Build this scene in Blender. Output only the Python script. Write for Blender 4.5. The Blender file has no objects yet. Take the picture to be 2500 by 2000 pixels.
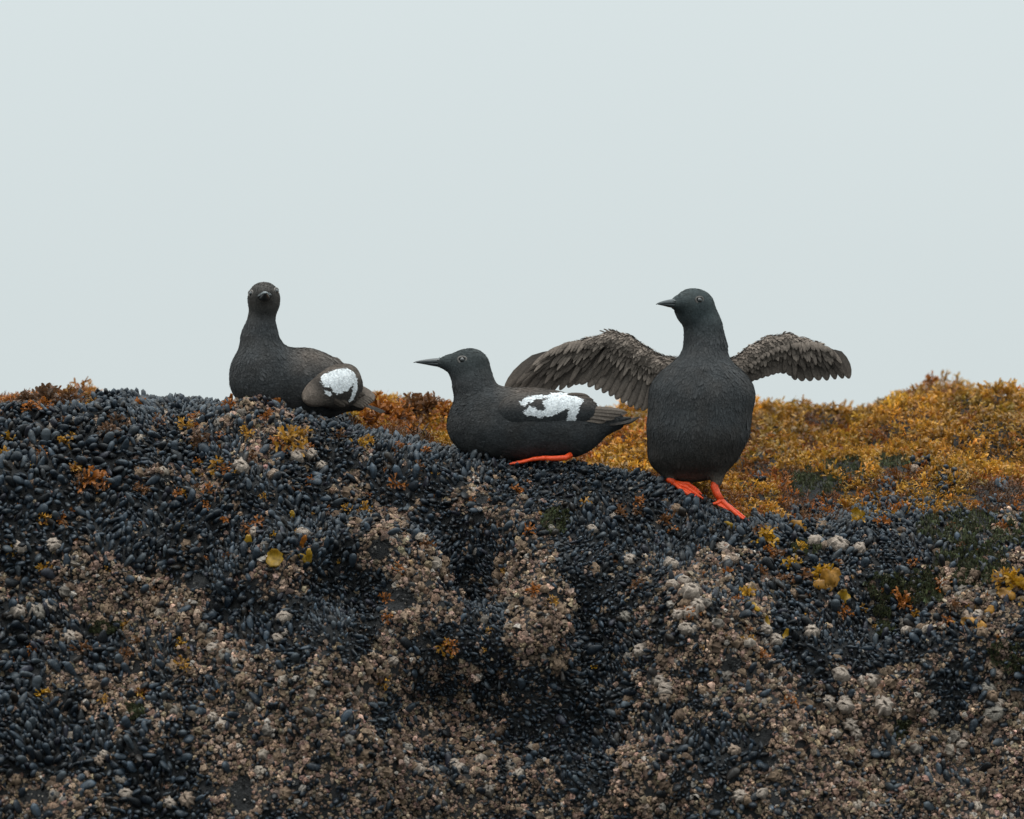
import bpy, math, random
import numpy as np
from mathutils import Vector

random.seed(7)
RNG = np.random.default_rng(7)
scene = bpy.context.scene
col = scene.collection

# ------------------------------------------------------------------ camera
SENSOR = 36.0
LENS = 225.0
FPX = 2500.0 * LENS / SENSOR          # focal length in photo pixels
CAMD = 10.0
PITCH = math.radians(2.5)
CAM = np.array([0.0, -CAMD, -CAMD * math.tan(PITCH)])
FWD = np.array([0.0, math.cos(PITCH), math.sin(PITCH)])
UPV = np.array([0.0, -math.sin(PITCH), math.cos(PITCH)])
S = CAMD / math.cos(PITCH) / FPX      # metres per photo pixel at the ridge

cam_data = bpy.data.cameras.new("camera")
cam_data.lens = LENS
cam_data.sensor_width = SENSOR
cam_data.clip_start = 0.1
cam_data.clip_end = 5000
cam_data.dof.use_dof = True
cam_data.dof.focus_distance = 10.0
cam_data.dof.aperture_fstop = 5.6
cam = bpy.data.objects.new("camera", cam_data)
col.objects.link(cam)
cam.location = CAM.tolist()
cam.rotation_euler = (math.radians(90) + PITCH, 0, 0)
scene.camera = cam

# ------------------------------------------------------------------ world: overcast sky
SUN_EL, SUN_AZ = math.radians(76), math.radians(222)   # high, behind the camera and to the left
world = bpy.data.worlds.new("World")
scene.world = world
world.use_nodes = True
nt = world.node_tree
nt.nodes.clear()
wout = nt.nodes.new("ShaderNodeOutputWorld")
mixs = nt.nodes.new("ShaderNodeMixShader")
mixs.inputs[0].default_value = 0.97
sky = nt.nodes.new("ShaderNodeTexSky")
sky.sky_type = 'NISHITA'
sky.sun_disc = False
sky.sun_elevation = SUN_EL
sky.sun_rotation = SUN_AZ
bg1 = nt.nodes.new("ShaderNodeBackground")
bg1.inputs[1].default_value = 0.1
nt.links.new(sky.outputs[0], bg1.inputs[0])
tc = nt.nodes.new("ShaderNodeTexCoord")
sep = nt.nodes.new("ShaderNodeSeparateXYZ")
nt.links.new(tc.outputs["Generated"], sep.inputs[0])
mx = nt.nodes.new("ShaderNodeMath"); mx.operation = 'MAXIMUM'; mx.inputs[1].default_value = 0.0
nt.links.new(sep.outputs[2], mx.inputs[0])
pw = nt.nodes.new("ShaderNodeMath"); pw.operation = 'MULTIPLY_ADD'   # overcast sky brightens towards the zenith
pw.inputs[1].default_value = 1.1; pw.inputs[2].default_value = 0.9
nt.links.new(mx.outputs[0], pw.inputs[0])
ma = nt.nodes.new("ShaderNodeMath"); ma.operation = 'MULTIPLY_ADD'
ma.inputs[2].default_value = 1.0
nt.links.new(mx.outputs[0], ma.inputs[0]); nt.links.new(pw.outputs[0], ma.inputs[1])
cn = nt.nodes.new("ShaderNodeTexNoise"); cn.inputs["Scale"].default_value = 9; cn.inputs["Detail"].default_value = 3
nt.links.new(tc.outputs["Generated"], cn.inputs["Vector"])
cr_ = nt.nodes.new("ShaderNodeMix"); cr_.data_type = 'RGBA'          # faint cloud structure
nt.links.new(cn.outputs["Fac"], cr_.inputs["Factor"])
cr_.inputs[6].default_value = (0.610, 0.678, 0.690, 1); cr_.inputs[7].default_value = (0.643, 0.710, 0.717, 1)
bg2 = nt.nodes.new("ShaderNodeBackground")
nt.links.new(cr_.outputs[2], bg2.inputs[0])
nt.links.new(ma.outputs[0], bg2.inputs[1])
nt.links.new(bg1.outputs[0], mixs.inputs[1])
nt.links.new(bg2.outputs[0], mixs.inputs[2])
nt.links.new(mixs.outputs[0], wout.inputs[0])

sun_d = bpy.data.lights.new("sun", 'SUN')
sun_d.energy = 1.4
sun_d.angle = math.radians(40)
sun_d.color = (1.0, 0.96, 0.9)
sun = bpy.data.objects.new("sun", sun_d)
col.objects.link(sun)
sdir = Vector((math.sin(SUN_AZ) * math.cos(SUN_EL), math.cos(SUN_AZ) * math.cos(SUN_EL), math.sin(SUN_EL)))
sun.rotation_euler = sdir.to_track_quat('Z', 'Y').to_euler()

vs = scene.view_settings
vs.view_transform = 'Standard'
vs.look = 'None'
vs.exposure = 0.0
vs.gamma = 1.0
vs.use_curve_mapping = False
scene.cycles.max_bounces = 5
scene.cycles.use_denoising = True

# ------------------------------------------------------------------ helpers
def at(px, py, Y):
    """world point seen at photo pixel (px, py) at depth plane y = Y"""
    px = np.asarray(px, float); py = np.asarray(py, float); Y = np.asarray(Y, float)
    dx = (px - 1250) / FPX
    dz = (1000 - py) / FPX
    dy_ = FWD[1] + dz * UPV[1]
    dzz = FWD[2] + dz * UPV[2]
    t = (Y - CAM[1]) / dy_
    return np.stack(np.broadcast_arrays(dx * t, Y + 0 * t, CAM[2] + dzz * t), -1)

def proj(P):
    d = P - CAM
    f = d @ FWD
    return 1250 + FPX * d[..., 0] / f, 1000 - FPX * (d @ UPV) / f

def _hash(i, j, k, seed):
    h = (i.astype(np.int64) * 374761393 + j.astype(np.int64) * 668265263 + k.astype(np.int64) * 2147483647 + seed * 974634777) & 0xFFFFFFFF
    h = ((h ^ (h >> 13)) * 1274126177) & 0xFFFFFFFF
    h = h ^ (h >> 16)
    return (h & 0xFFFF) / 32767.5 - 1.0

def vnoise(P, seed=0):
    P = np.asarray(P, float)
    i = np.floor(P).astype(np.int64)
    f = P - i
    f = f * f * (3 - 2 * f)
    r = 0
    for a in (0, 1):
        for b in (0, 1):
            for c in (0, 1):
                w = (f[..., 0] if a else 1 - f[..., 0]) * (f[..., 1] if b else 1 - f[..., 1]) * (f[..., 2] if c else 1 - f[..., 2])
                r = r + w * _hash(i[..., 0] + a, i[..., 1] + b, i[..., 2] + c, seed)
    return r

def n2(px, py, scale, seed):
    return vnoise(np.stack([px / scale, py / scale, np.full(np.shape(px), seed * 7.31)], -1), seed)

def unit(v):
    v = np.asarray(v, float)
    return v / np.maximum(np.linalg.norm(v, axis=-1, keepdims=True), 1e-9)

def mk_mesh(name, V, Q=None, T=None, C=None, mat=None, smooth=True):
    """one mesh from numpy arrays: quads Q, triangles T, per-vertex colour C"""
    V = np.asarray(V, np.float32)
    Q = np.zeros((0, 4), int) if Q is None or len(Q) == 0 else np.asarray(Q)
    T = np.zeros((0, 3), int) if T is None or len(T) == 0 else np.asarray(T)
    me = bpy.data.meshes.new(name)
    nl = Q.size + T.size
    nf = len(Q) + len(T)
    me.vertices.add(len(V)); me.loops.add(nl); me.polygons.add(nf)
    me.vertices.foreach_set("co", V.ravel())
    me.loops.foreach_set("vertex_index", np.concatenate([Q.ravel(), T.ravel()]).astype(np.int32))
    ls = np.concatenate([np.arange(len(Q)) * 4, Q.size + np.arange(len(T)) * 3]).astype(np.int32)
    me.polygons.foreach_set("loop_start", ls)
    me.polygons.foreach_set("use_smooth", np.full(nf, smooth))
    me.update(calc_edges=True)
    if C is not None:
        a = me.color_attributes.new("Col", 'FLOAT_COLOR', 'POINT')
        c4 = np.ones((len(V), 4), np.float32); c4[:, :3] = C
        a.data.foreach_set("color", c4.ravel())
    if mat is not None:
        me.materials.append(mat)
    return me

def link(name, me, parent=None, loc=None):
    o = bpy.data.objects.new(name, me)
    col.objects.link(o)
    if parent is not None: o.parent = parent
    if loc is not None: o.location = [float(v) for v in loc]
    return o

def tag(o, label=None, cat=None, group=None, kind=None):
    if label: o["label"] = label
    if cat: o["category"] = cat
    if group: o["group"] = group
    if kind: o["kind"] = kind
    return o

class Bag:
    """collects pieces for one mesh"""
    def __init__(s): s.V = []; s.Q = []; s.T = []; s.C = []; s.n = 0
    def add(s, V, Q=None, T=None, C=(1, 1, 1)):
        V = np.asarray(V, float)
        if Q is not None and len(Q): s.Q.append(np.asarray(Q) + s.n)
        if T is not None and len(T): s.T.append(np.asarray(T) + s.n)
        s.V.append(V); s.C.append(np.broadcast_to(np.asarray(C, float), V.shape).copy()); s.n += len(V)
    def arrays(s):
        return (np.concatenate(s.V), np.concatenate(s.Q) if s.Q else None, np.concatenate(s.T) if s.T else None, np.concatenate(s.C))
    def mesh(s, name, mat, off=None, smooth=True):
        V, Q, T, C = s.arrays()
        if off is not None: V = V - np.asarray(off)
        return mk_mesh(name, V, Q, T, C, mat, smooth)

def spread(proto, pos, R, scale, cmul):
    """many transformed copies of proto (V,Q,T,C) in one array set. R: (n,3,3) columns = axes"""
    V, Q, T, C = proto
    n, m = len(pos), len(V)
    W = np.einsum('nij,mj->nmi', R, V) * scale[:, None, None] + pos[:, None, :]
    off = (np.arange(n) * m)[:, None, None]
    q = (Q[None] + off).reshape(-1, 4) if Q is not None and len(Q) else np.zeros((0, 4), int)
    t = (T[None] + off).reshape(-1, 3) if T is not None and len(T) else np.zeros((0, 3), int)
    c = (C[None] * cmul[:, None, :]).reshape(-1, 3)
    return W.reshape(-1, 3), q, t, c

def merge(parts):
    V = []; Q = []; T = []; C = []; n = 0
    for v, q, t, c in parts:
        V.append(v); Q.append(q + n); T.append(t + n); C.append(c); n += len(v)
    return np.concatenate(V), np.concatenate(Q), np.concatenate(T), np.concatenate(C)

# ------------------------------------------------------------------ materials
def new_mat(name):
    m = bpy.data.materials.new(name)
    m.use_nodes = True
    nt = m.node_tree
    b = nt.nodes["Principled BSDF"]
    return m, nt, b

def attr_mat(name, rough=0.5, spec=0.5, bump_scale=800, bump=0.2, bdist=0.0006, var_scale=300, var=(0.75, 1.25), sheen=0.0, trans=0.0, coat=0.0, var2=None):
    m, nt, b = new_mat(name)
    L = nt.links
    at_ = nt.nodes.new("ShaderNodeAttribute"); at_.attribute_name = "Col"
    tcn = nt.nodes.new("ShaderNodeTexCoord")
    nz = nt.nodes.new("ShaderNodeTexNoise"); nz.inputs["Scale"].default_value = var_scale; nz.inputs["Detail"].default_value = 4
    L.new(tcn.outputs["Object"], nz.inputs["Vector"])
    mr = nt.nodes.new("ShaderNodeMapRange")
    mr.inputs[1].default_value = 0.3; mr.inputs[2].default_value = 0.7
    mr.inputs[3].default_value = var[0]; mr.inputs[4].default_value = var[1]
    L.new(nz.outputs["Fac"], mr.inputs[0])
    vm = nt.nodes.new("ShaderNodeVectorMath"); vm.operation = 'SCALE'
    L.new(at_.outputs["Color"], vm.inputs[0]); L.new(mr.outputs[0], vm.inputs["Scale"])
    src = vm.outputs[0]
    if var2:
        nz3 = nt.nodes.new("ShaderNodeTexNoise"); nz3.inputs["Scale"].default_value = var2[0]; nz3.inputs["Detail"].default_value = 3
        L.new(tcn.outputs["Object"], nz3.inputs["Vector"])
        mr3 = nt.nodes.new("ShaderNodeMapRange"); mr3.inputs[1].default_value = var2[1]; mr3.inputs[2].default_value = var2[2]
        L.new(nz3.outputs["Fac"], mr3.inputs[0])
        mc = nt.nodes.new("ShaderNodeMix"); mc.data_type = 'RGBA'
        L.new(mr3.outputs[0], mc.inputs["Factor"]); L.new(src, mc.inputs[6]); mc.inputs[7].default_value = (*var2[3], 1)
        src = mc.outputs[2]
    L.new(src, b.inputs["Base Color"])
    b.inputs["Roughness"].default_value = rough
    b.inputs["Specular IOR Level"].default_value = spec
    if sheen: b.inputs["Sheen Weight"].default_value = sheen; b.inputs["Sheen Roughness"].default_value = 0.4
    if coat: b.inputs["Coat Weight"].default_value = coat; b.inputs["Coat Roughness"].default_value = 0.25
    nz2 = nt.nodes.new("ShaderNodeTexNoise"); nz2.inputs["Scale"].default_value = bump_scale; nz2.inputs["Detail"].default_value = 4
    L.new(tcn.outputs["Object"], nz2.inputs["Vector"])
    bp = nt.nodes.new("ShaderNodeBump"); bp.inputs["Strength"].default_value = bump; bp.inputs["Distance"].default_value = bdist
    L.new(nz2.outputs["Fac"], bp.inputs["Height"]); L.new(bp.outputs[0], b.inputs["Normal"])
    if trans:
        tr = nt.nodes.new("ShaderNodeBsdfTranslucent"); L.new(src, tr.inputs[0])
        ms = nt.nodes.new("ShaderNodeMixShader"); ms.inputs[0].default_value = trans
        out = nt.nodes["Material Output"]
        L.new(b.outputs[0], ms.inputs[1]); L.new(tr.outputs[0], ms.inputs[2]); L.new(ms.outputs[0], out.inputs[0])
    return m

M_MUSSEL = attr_mat("mussel_shell", rough=0.40, spec=0.36, bump_scale=900, bump=0.5, bdist=0.0006, var_scale=260, var=(0.6, 1.5),
                    var2=(240, 0.56, 0.70, (0.075, 0.082, 0.09)))
M_BARN = attr_mat("barnacle_plate", rough=0.85, spec=0.2, bump_scale=900, bump=0.9, bdist=0.0012, var_scale=350, var=(0.5, 1.35),
                  var2=(500, 0.60, 0.74, (0.05, 0.045, 0.04)))
M_WEED = attr_mat("rockweed", rough=0.38, spec=0.5, bump_scale=700, bump=0.3, bdist=0.0008, var_scale=160, var=(0.65, 1.3), trans=0.3)
M_ALGA = attr_mat("green_algae", rough=0.6, spec=0.3, bump_scale=500, bump=0.4, var_scale=120, var=(0.5, 1.4), trans=0.2)
M_PLUME = attr_mat("plumage", rough=0.8, spec=0.14, bump_scale=900, bump=0.35, bdist=0.0007, var_scale=380, var=(0.75, 1.3), sheen=0.05)
M_BEAK = attr_mat("beak_horn", rough=0.33, spec=0.5, bump_scale=300, bump=0.1, var_scale=150, var=(0.85, 1.15))
M_EYE = attr_mat("eye_gloss", rough=0.06, spec=0.8, bump=0.0, var=(1, 1), coat=1.0)
M_SKIN = attr_mat("red_foot_skin", rough=0.42, spec=0.45, bump_scale=900, bump=0.6, bdist=0.0008, var_scale=300, var=(0.75, 1.2))

def rock_material():
    m, nt, b = new_mat("dark_rock")
    L = nt.links
    tcn = nt.nodes.new("ShaderNodeTexCoord")
    nz = nt.nodes.new("ShaderNodeTexNoise"); nz.inputs["Scale"].default_value = 140; nz.inputs["Detail"].default_value = 8; nz.inputs["Roughness"].default_value = 0.7
    L.new(tcn.outputs["Object"], nz.inputs["Vector"])
    cr = nt.nodes.new("ShaderNodeValToRGB")
    e = cr.color_ramp.elements
    e[0].position = 0.35; e[0].color = (0.004, 0.004, 0.005, 1)
    e[1].position = 0.62; e[1].color = (0.026, 0.026, 0.027, 1)
    x = cr.color_ramp.elements.new(0.72); x.color = (0.10, 0.085, 0.07, 1)
    L.new(nz.outputs["Fac"], cr.inputs[0]); L.new(cr.outputs[0], b.inputs["Base Color"])
    b.inputs["Roughness"].default_value = 0.75
    nz2 = nt.nodes.new("ShaderNodeTexNoise"); nz2.inputs["Scale"].default_value = 260; nz2.inputs["Detail"].default_value = 8; nz2.inputs["Roughness"].default_value = 0.75
    L.new(tcn.outputs["Object"], nz2.inputs["Vector"])
    bp = nt.nodes.new("ShaderNodeBump"); bp.inputs["Strength"].default_value = 1.0; bp.inputs["Distance"].default_value = 0.008
    L.new(nz2.outputs["Fac"], bp.inputs["Height"]); L.new(bp.outputs[0], b.inputs["Normal"])
    return m

def sea_material():
    m, nt, b = new_mat("grey_sea")
    L = nt.links
    b.inputs["Base Color"].default_value = (0.03, 0.045, 0.05, 1)
    b.inputs["Roughness"].default_value = 0.12
    tcn = nt.nodes.new("ShaderNodeTexCoord")
    nz = nt.nodes.new("ShaderNodeTexNoise"); nz.inputs["Scale"].default_value = 1.4; nz.inputs["Detail"].default_value = 6
    L.new(tcn.outputs["Object"], nz.inputs["Vector"])
    bp = nt.nodes.new("ShaderNodeBump"); bp.inputs["Strength"].default_value = 0.6; bp.inputs["Distance"].default_value = 0.15
    L.new(nz.outputs["Fac"], bp.inputs["Height"]); L.new(bp.outputs[0], b.inputs["Normal"])
    return m

# ------------------------------------------------------------------ where what grows (fields over the rock face)
# ellipses: cx, cy, rx, ry, angle(deg), weight.  weight > 0 barnacles, < 0 mussels
GROW = [
 (620,1010,130,38,-6,.9),(470,1040,45,30,0,.6),(670,1095,115,38,0,.9),(600,1140,60,30,0,.5),(450,1180,110,40,0,.8),(350,1150,60,30,0,.5),
 (215,1370,55,80,0,.8),(370,1470,150,75,0,.9),(390,1330,40,30,0,.6),(690,1410,90,50,0,.8),(35,1455,60,22,0,.9),(875,1192,60,28,0,1),
 (950,1256,65,20,0,1),(1165,1230,75,50,25,1),(1290,1340,75,150,-22,1),(1330,1520,80,140,-10,1),(1000,1380,150,85,25,1),(900,1320,70,50,0,.8),
 (1010,1500,110,60,0,.7),(880,1650,120,95,20,.7),(1550,1880,90,110,0,1),(1770,1555,95,50,10,1),(1610,1650,45,60,0,.9),(1870,1700,170,100,35,.9),
 (1980,1890,150,110,20,.9),(2100,1750,60,130,-25,.8),(350,1480,150,60,0,.4),(260,1730,160,85,35,1),(460,1600,110,60,0,.5),(620,1750,130,170,15,.6),
 (610,1925,90,80,0,.5),(140,1960,170,60,0,.7),(1480,1250,50,30,0,.5),(1560,1370,60,40,0,.5),(1680,1450,50,60,-10,.8),(1760,1370,50,50,0,.8),
 (2230,1610,60,110,20,.8),(2340,1480,60,35,0,.7),(2440,1550,60,100,0,.7),(2400,1880,110,130,0,.7),(2250,1900,120,100,0,.7),(2160,1690,60,60,0,.8),
 (2200,1780,90,60,0,.5),(2440,1720,70,80,0,.5),(1240,1860,110,120,0,.5),(1080,1780,90,60,0,.6),(1440,1500,50,50,0,.3),(760,1850,120,110,10,.6),
 (1060,1950,140,60,0,.6),(1130,1650,70,60,0,.5),(2050,1530,50,60,20,.6),(2420,1310,40,70,0,.3),(990,1640,60,50,0,.5),
 (840,1450,105,85,20,-1.3),(1140,1370,70,90,-30,-1.3),(1100,1570,90,45,0,-.8),(1130,1690,80,35,0,-.8),(1470,1400,110,110,0,-.7),(1440,1640,120,160,0,-.9),
 (1440,1850,80,120,-15,-.7),(2070,1480,110,100,0,-.6),(2130,1600,110,90,20,-.8),(1970,1610,60,50,0,-.9),(1790,1840,85,75,30,-.8),(80,1750,110,110,0,-1.1),
 (290,1830,130,80,20,-1.0),(660,1510,90,70,0,-.8),(480,1380,90,50,20,-.7),(470,1920,55,90,0,-.8),(250,1240,260,70,0,-.6),(350,1300,200,40,12,-.5),
 (2350,1700,90,80,0,-.6),(2280,1860,50,60,0,-.3),(2300,1540,60,60,0,-.4),(1330,1750,90,80,0,-.6),(560,1490,60,35,0,-.5),(2140,1830,60,60,0,-.7),
 (960,1730,60,50,0,-.5),(400,1700,50,40,0,-.3),(560,1280,120,40,0,-.5),(1250,1520,60,90,0,.3),(90,1560,130,60,0,-.3),
]
BARE = [(925,1345,34,30),(975,1465,50,34),(1170,1222,30,16),(1170,1265,28,20),(1790,1625,38,26),(590,1940,35,60),(480,1420,36,24),(1860,1800,40,26),(400,1170,30,12),(90,1945,50,22),(1880,1860,36,16)]
GREEN = [(2385,1300,125,34),(2370,1385,70,45),(2170,1440,60,26),(1960,1345,34,14),(1990,1190,60,26),(2060,1150,50,18),(2180,1140,40,16),(2245,1460,50,22),(2150,1545,22,16),(2140,1500,20,16),(1345,1280,30,24),(2460,1610,40,30),(250,1545,30,14),(320,1750,26,14),(2300,1420,60,24),(2190,1790,20,16)]

def ellf(px, py, cx, cy, rx, ry, ang=0):
    a = math.radians(ang); dx = px - cx; dy = py - cy
    u = (dx * math.cos(a) + dy * math.sin(a)) / rx
    v = (-dx * math.sin(a) + dy * math.cos(a)) / ry
    return np.exp(-(u * u + v * v) ** 1.5 * 0.7)

def grow_field(px, py):
    f = np.where(py > 1350, -0.18, -0.42) * np.ones(np.shape(px))
    f = f + np.clip((py - 1250) / 900, 0, 1) * 0.25
    for cx, cy, rx, ry, a, w in GROW:
        f = f + .62 * w * ellf(px, py, cx, cy, rx, ry, a)
    return f

def mixf(px, py):
    return grow_field(px, py) + n2(px + py * .35, py * .45, 42, 11) * .42 + n2(px, py, 24, 12) * .45 + n2(px, py, 110, 13) * .22

def bare_field(px, py):
    f = np.zeros(np.shape(px))
    for cx, cy, rx, ry in BARE: f = np.maximum(f, ellf(px, py, cx, cy, rx * .72, ry * .72))
    return f

def green_field(px, py):
    f = np.zeros(np.shape(px))
    for cx, cy, rx, ry in GREEN: f = np.maximum(f, ellf(px, py, cx, cy, rx, ry))
    return f

# ------------------------------------------------------------------ the rock
YK = np.array([-2.2, -1.3, -.95, -.6, -.4, -.2, -.08, 0, .08, .2, .45, .8, 1.2, 1.7, 2.4, 3.4])
TAB = {
 -1700: [4200, 4000, 3900, 3800, 3700, 3600, 3500, 3450, 3400, 3400, 3400, 3400, 3400, 3500, 3700, 4200],
 -700: [4200, 3800, 3200, 2500, 2000, 1560, 1290, 1200, 1190, 1190, 1200, 1240, 1300, 1500, 1900, 4000],
 0: [4200, 3800, 3150, 2330, 1800, 1320, 1095, 1024, 1014, 1008, 1004, 1010, 1070, 1250, 1600, 4000],
 300: [4200, 3800, 3150, 2380, 1840, 1330, 1096, 1024, 1016, 1014, 1030, 1050, 1100, 1250, 1600, 4000],
 450: [4200, 3800, 3150, 2450, 1880, 1330, 1085, 1007, 1000, 1006, 1035, 1080, 1130, 1300, 1700, 4000],
 620: [4200, 3800, 3200, 2550, 1930, 1335, 1076, 1000, 1004, 1030, 1050, 1080, 1130, 1300, 1700, 4000],
 750: [4200, 3800, 3200, 2650, 1990, 1360, 1090, 1015, 1020, 1045, 1050, 1060, 1100, 1300, 1700, 4000],
 850: [4200, 3900, 3300, 2750, 2050, 1390, 1116, 1045, 1050, 1055, 1040, 1030, 1080, 1300, 1700, 4000],
 1000: [4200, 3900, 3350, 2820, 2090, 1410, 1150, 1078, 1075, 1072, 1045, 1025, 1060, 1250, 1700, 4000],
 1250: [4200, 3900, 3400, 2860, 2120, 1450, 1206, 1143, 1138, 1136, 1122, 1084, 1073, 1200, 1700, 4000],
 1500: [4200, 3900, 3400, 2860, 2130, 1470, 1215, 1147, 1143, 1136, 1110, 1064, 1048, 1150, 1700, 4000],
 1650: [4200, 3900, 3400, 2860, 2140, 1490, 1252, 1188, 1184, 1170, 1132, 1069, 1048, 1150, 1700, 4000],
 1750: [4200, 3900, 3400, 2860, 2140, 1520, 1298, 1246, 1232, 1205, 1142, 1069, 1043, 1150, 1700, 4000],
 1850: [4200, 3900, 3400, 2860, 2140, 1550, 1340, 1288, 1265, 1228, 1152, 1074, 1038, 1150, 1700, 4000],
 2020: [4200, 3900, 3400, 2860, 2140, 1560, 1355, 1300, 1270, 1228, 1132, 1034, 1000, 1120, 1700, 4000],
 2160: [4200, 3900, 3400, 2860, 2140, 1560, 1356, 1295, 1265, 1225, 1137, 1087, 1074, 1120, 1700, 4000],
 2300: [4200, 3900, 3400, 2860, 2130, 1550, 1350, 1290, 1255, 1210, 1110, 1027, 1002, 1050, 1700, 4000],
 2500: [4200, 3900, 3400, 2840, 2120, 1545, 1345, 1285, 1245, 1200, 1097, 1005, 982, 1050, 1700, 4000],
 3200: [4200, 3900, 3400, 2860, 2200, 1620, 1410, 1350, 1320, 1280, 1200, 1150, 1150, 1300, 1700, 4000],
 4200: [4200, 4000, 3900, 3800, 3700, 3600, 3500, 3450, 3400, 3400, 3400, 3400, 3400, 3500, 3700, 4200],
}
XK = np.array(sorted(TAB)); TB = np.array([TAB[k] for k in sorted(TAB)], float)
YF = np.arange(-2.2, 3.4001, 0.01)
def gk(sig):
    r = int(3 * sig) + 1
    k = np.exp(-0.5 * (np.arange(-r, r + 1) / sig) ** 2)
    return k / k.sum()
fine = np.array([np.interp(YF, YK, r) for r in TB])
k = gk(2.2); r_ = len(k) // 2
fine = np.array([np.convolve(np.pad(r, r_, mode='reflect', reflect_type='odd'), k, 'valid') for r in fine])
XF = np.arange(-1700, 4201, 20.0)
big = np.array([np.interp(XF, XK, fine[:, j]) for j in range(fine.shape[1])])   # (Y, X)
k = gk(2.5); r_ = len(k) // 2
big = np.array([np.convolve(np.pad(r, r_, mode='reflect', reflect_type='odd'), k, 'valid') for r in big])
xs = np.concatenate([np.arange(-1700, -300, 50), np.arange(-300, 2801, 13), np.arange(2850, 4201, 50)]).astype(float)
ys = np.concatenate([np.arange(-2.2, -.66, .03), np.arange(-.66, .12, .0055), np.arange(.12, 1.6, .016), np.arange(1.6, 3.41, .05)])
def bil(A, xa, ya, x, y):
    fx = np.clip((x - xa[0]) / (xa[1] - xa[0]), 0, len(xa) - 1.001); fy = np.clip((y - ya[0]) / (ya[1] - ya[0]), 0, len(ya) - 1.001)
    i = fx.astype(int); j = fy.astype(int); u = fx - i; v = fy - j
    return A[j, i] * (1 - u) * (1 - v) + A[j, i + 1] * u * (1 - v) + A[j + 1, i] * (1 - u) * v + A[j + 1, i + 1] * u * v
XX, YY = np.meshgrid(xs, ys)
PY = bil(big, XF, YF, XX, YY)
G = at(XX, PY, YY)
G[..., 0] = (XX - 1250) * S               # straight columns in x
def grid_normals(G):
    du = np.gradient(G, axis=1); dv = np.gradient(G, axis=0)
    return unit(np.cross(du, dv))
N = grid_normals(G)
calm = np.ones(XX.shape)
for cx, cy, rr in ((1280, 0.02, 210), (1680, 0.0, 170), (760, 0.08, 190)):
    calm -= 0.85 * np.exp(-((XX - cx) / rr) ** 2 * 0.8 - ((YY - cy) / 0.10) ** 2)
calm -= .7 * np.clip((XX - 1950) / 200, 0, 1) * np.exp(-((YY - .08) / .16) ** 2)
front = np.clip((-YY) / 0.12, 0.30, 1.15)
amp = np.clip(calm, 0.1, 1) * np.where(YY > 0, 0.75 + 0 * YY, front)
gf = np.clip(grow_field(XX, PY), -1, 1)
disp = (vnoise(G / 0.33, 1) * .038 + vnoise(G / 0.13, 2) * .032 + vnoise(G / 0.055, 3) * .010 + np.abs(vnoise(G / 0.03, 4)) * .008) * amp
ridg = vnoise(np.stack([G[..., 0] / .095 + G[..., 2] / .095 * np.clip((XX - 900) / 1200, -.2, .8), G[..., 1] * 2, G[..., 2] / .22], -1), 6)
disp += (1 - 2 * np.abs(ridg)) * .028 * np.clip((-YY - .08) / .12, 0, 1) + gf * 0.010 * np.clip(-YY / .1, 0, 1)
disp -= 0.05 * ellf(XX, PY, 840, 1470, 90, 75) + 0.05 * ellf(XX, PY, 1140, 1400, 60, 90, -30) + 0.055 * ellf(XX, PY, 1440, 1640, 90, 190, -12) + .04 * ellf(XX, PY, 1130, 1700, 110, 60) + .035 * ellf(XX, PY, 2130, 1560, 110, 110, 20)
disp += 0.035 * ellf(XX, PY, 980, 1370, 130, 85) + 0.04 * ellf(XX, PY, 1300, 1430, 75, 210, -14) + .035 * ellf(XX, PY, 1780, 1700, 110, 260, -28)
G = G + N * disp[..., None]
N = grid_normals(G)
nr, nc = G.shape[:2]
ii = np.arange(nr * nc).reshape(nr, nc)
RQ = np.stack([ii[:-1, :-1], ii[:-1, 1:], ii[1:, 1:], ii[1:, :-1]], -1).reshape(-1, 4)
rock = link("rock", mk_mesh("rock", G.reshape(-1, 3), RQ, None, None, rock_material()))
tag(rock, "dark rounded sea rock under the mussels and barnacles", kind="structure")

sea_v = [(-2500, -2500, -1.35), (2500, -2500, -1.35), (2500, 2500, -1.35), (-2500, 2500, -1.35)]
sea = link("sea", mk_mesh("sea", sea_v, [[0, 1, 2, 3]], None, None, sea_material()))
tag(sea, "calm grey sea around the rock", kind="structure")

GPX, GPY = proj(G)
# visibility of the surface from the camera: running minimum of image row from front to back
vis_min = np.minimum.accumulate(GPY, axis=0)
GVIS = GPY <= vis_min + 22

# sampler ------------------------------------------------------------
cellA = np.linalg.norm(np.cross(G[:-1, 1:] - G[:-1, :-1], G[1:, :-1] - G[:-1, :-1]), axis=-1)
def sample(n, mask):
    w = (cellA * mask[:-1, :-1]).ravel()
    c = np.cumsum(w); t = RNG.random(n) * c[-1]
    idx = np.searchsorted(c, t); j, i = np.divmod(idx, nc - 1)
    u = RNG.random(n); v = RNG.random(n)
    def L(A):
        u_, v_ = (u[:, None], v[:, None]) if A.ndim == 3 else (u, v)
        return A[j, i] * (1 - u_) * (1 - v_) + A[j, i + 1] * u_ * (1 - v_) + A[j + 1, i] * (1 - u_) * v_ + A[j + 1, i + 1] * u_ * v_
    return L(G), unit(L(N)), L(GPX), L(GPY), L(YY), GVIS[j, i]

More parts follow.
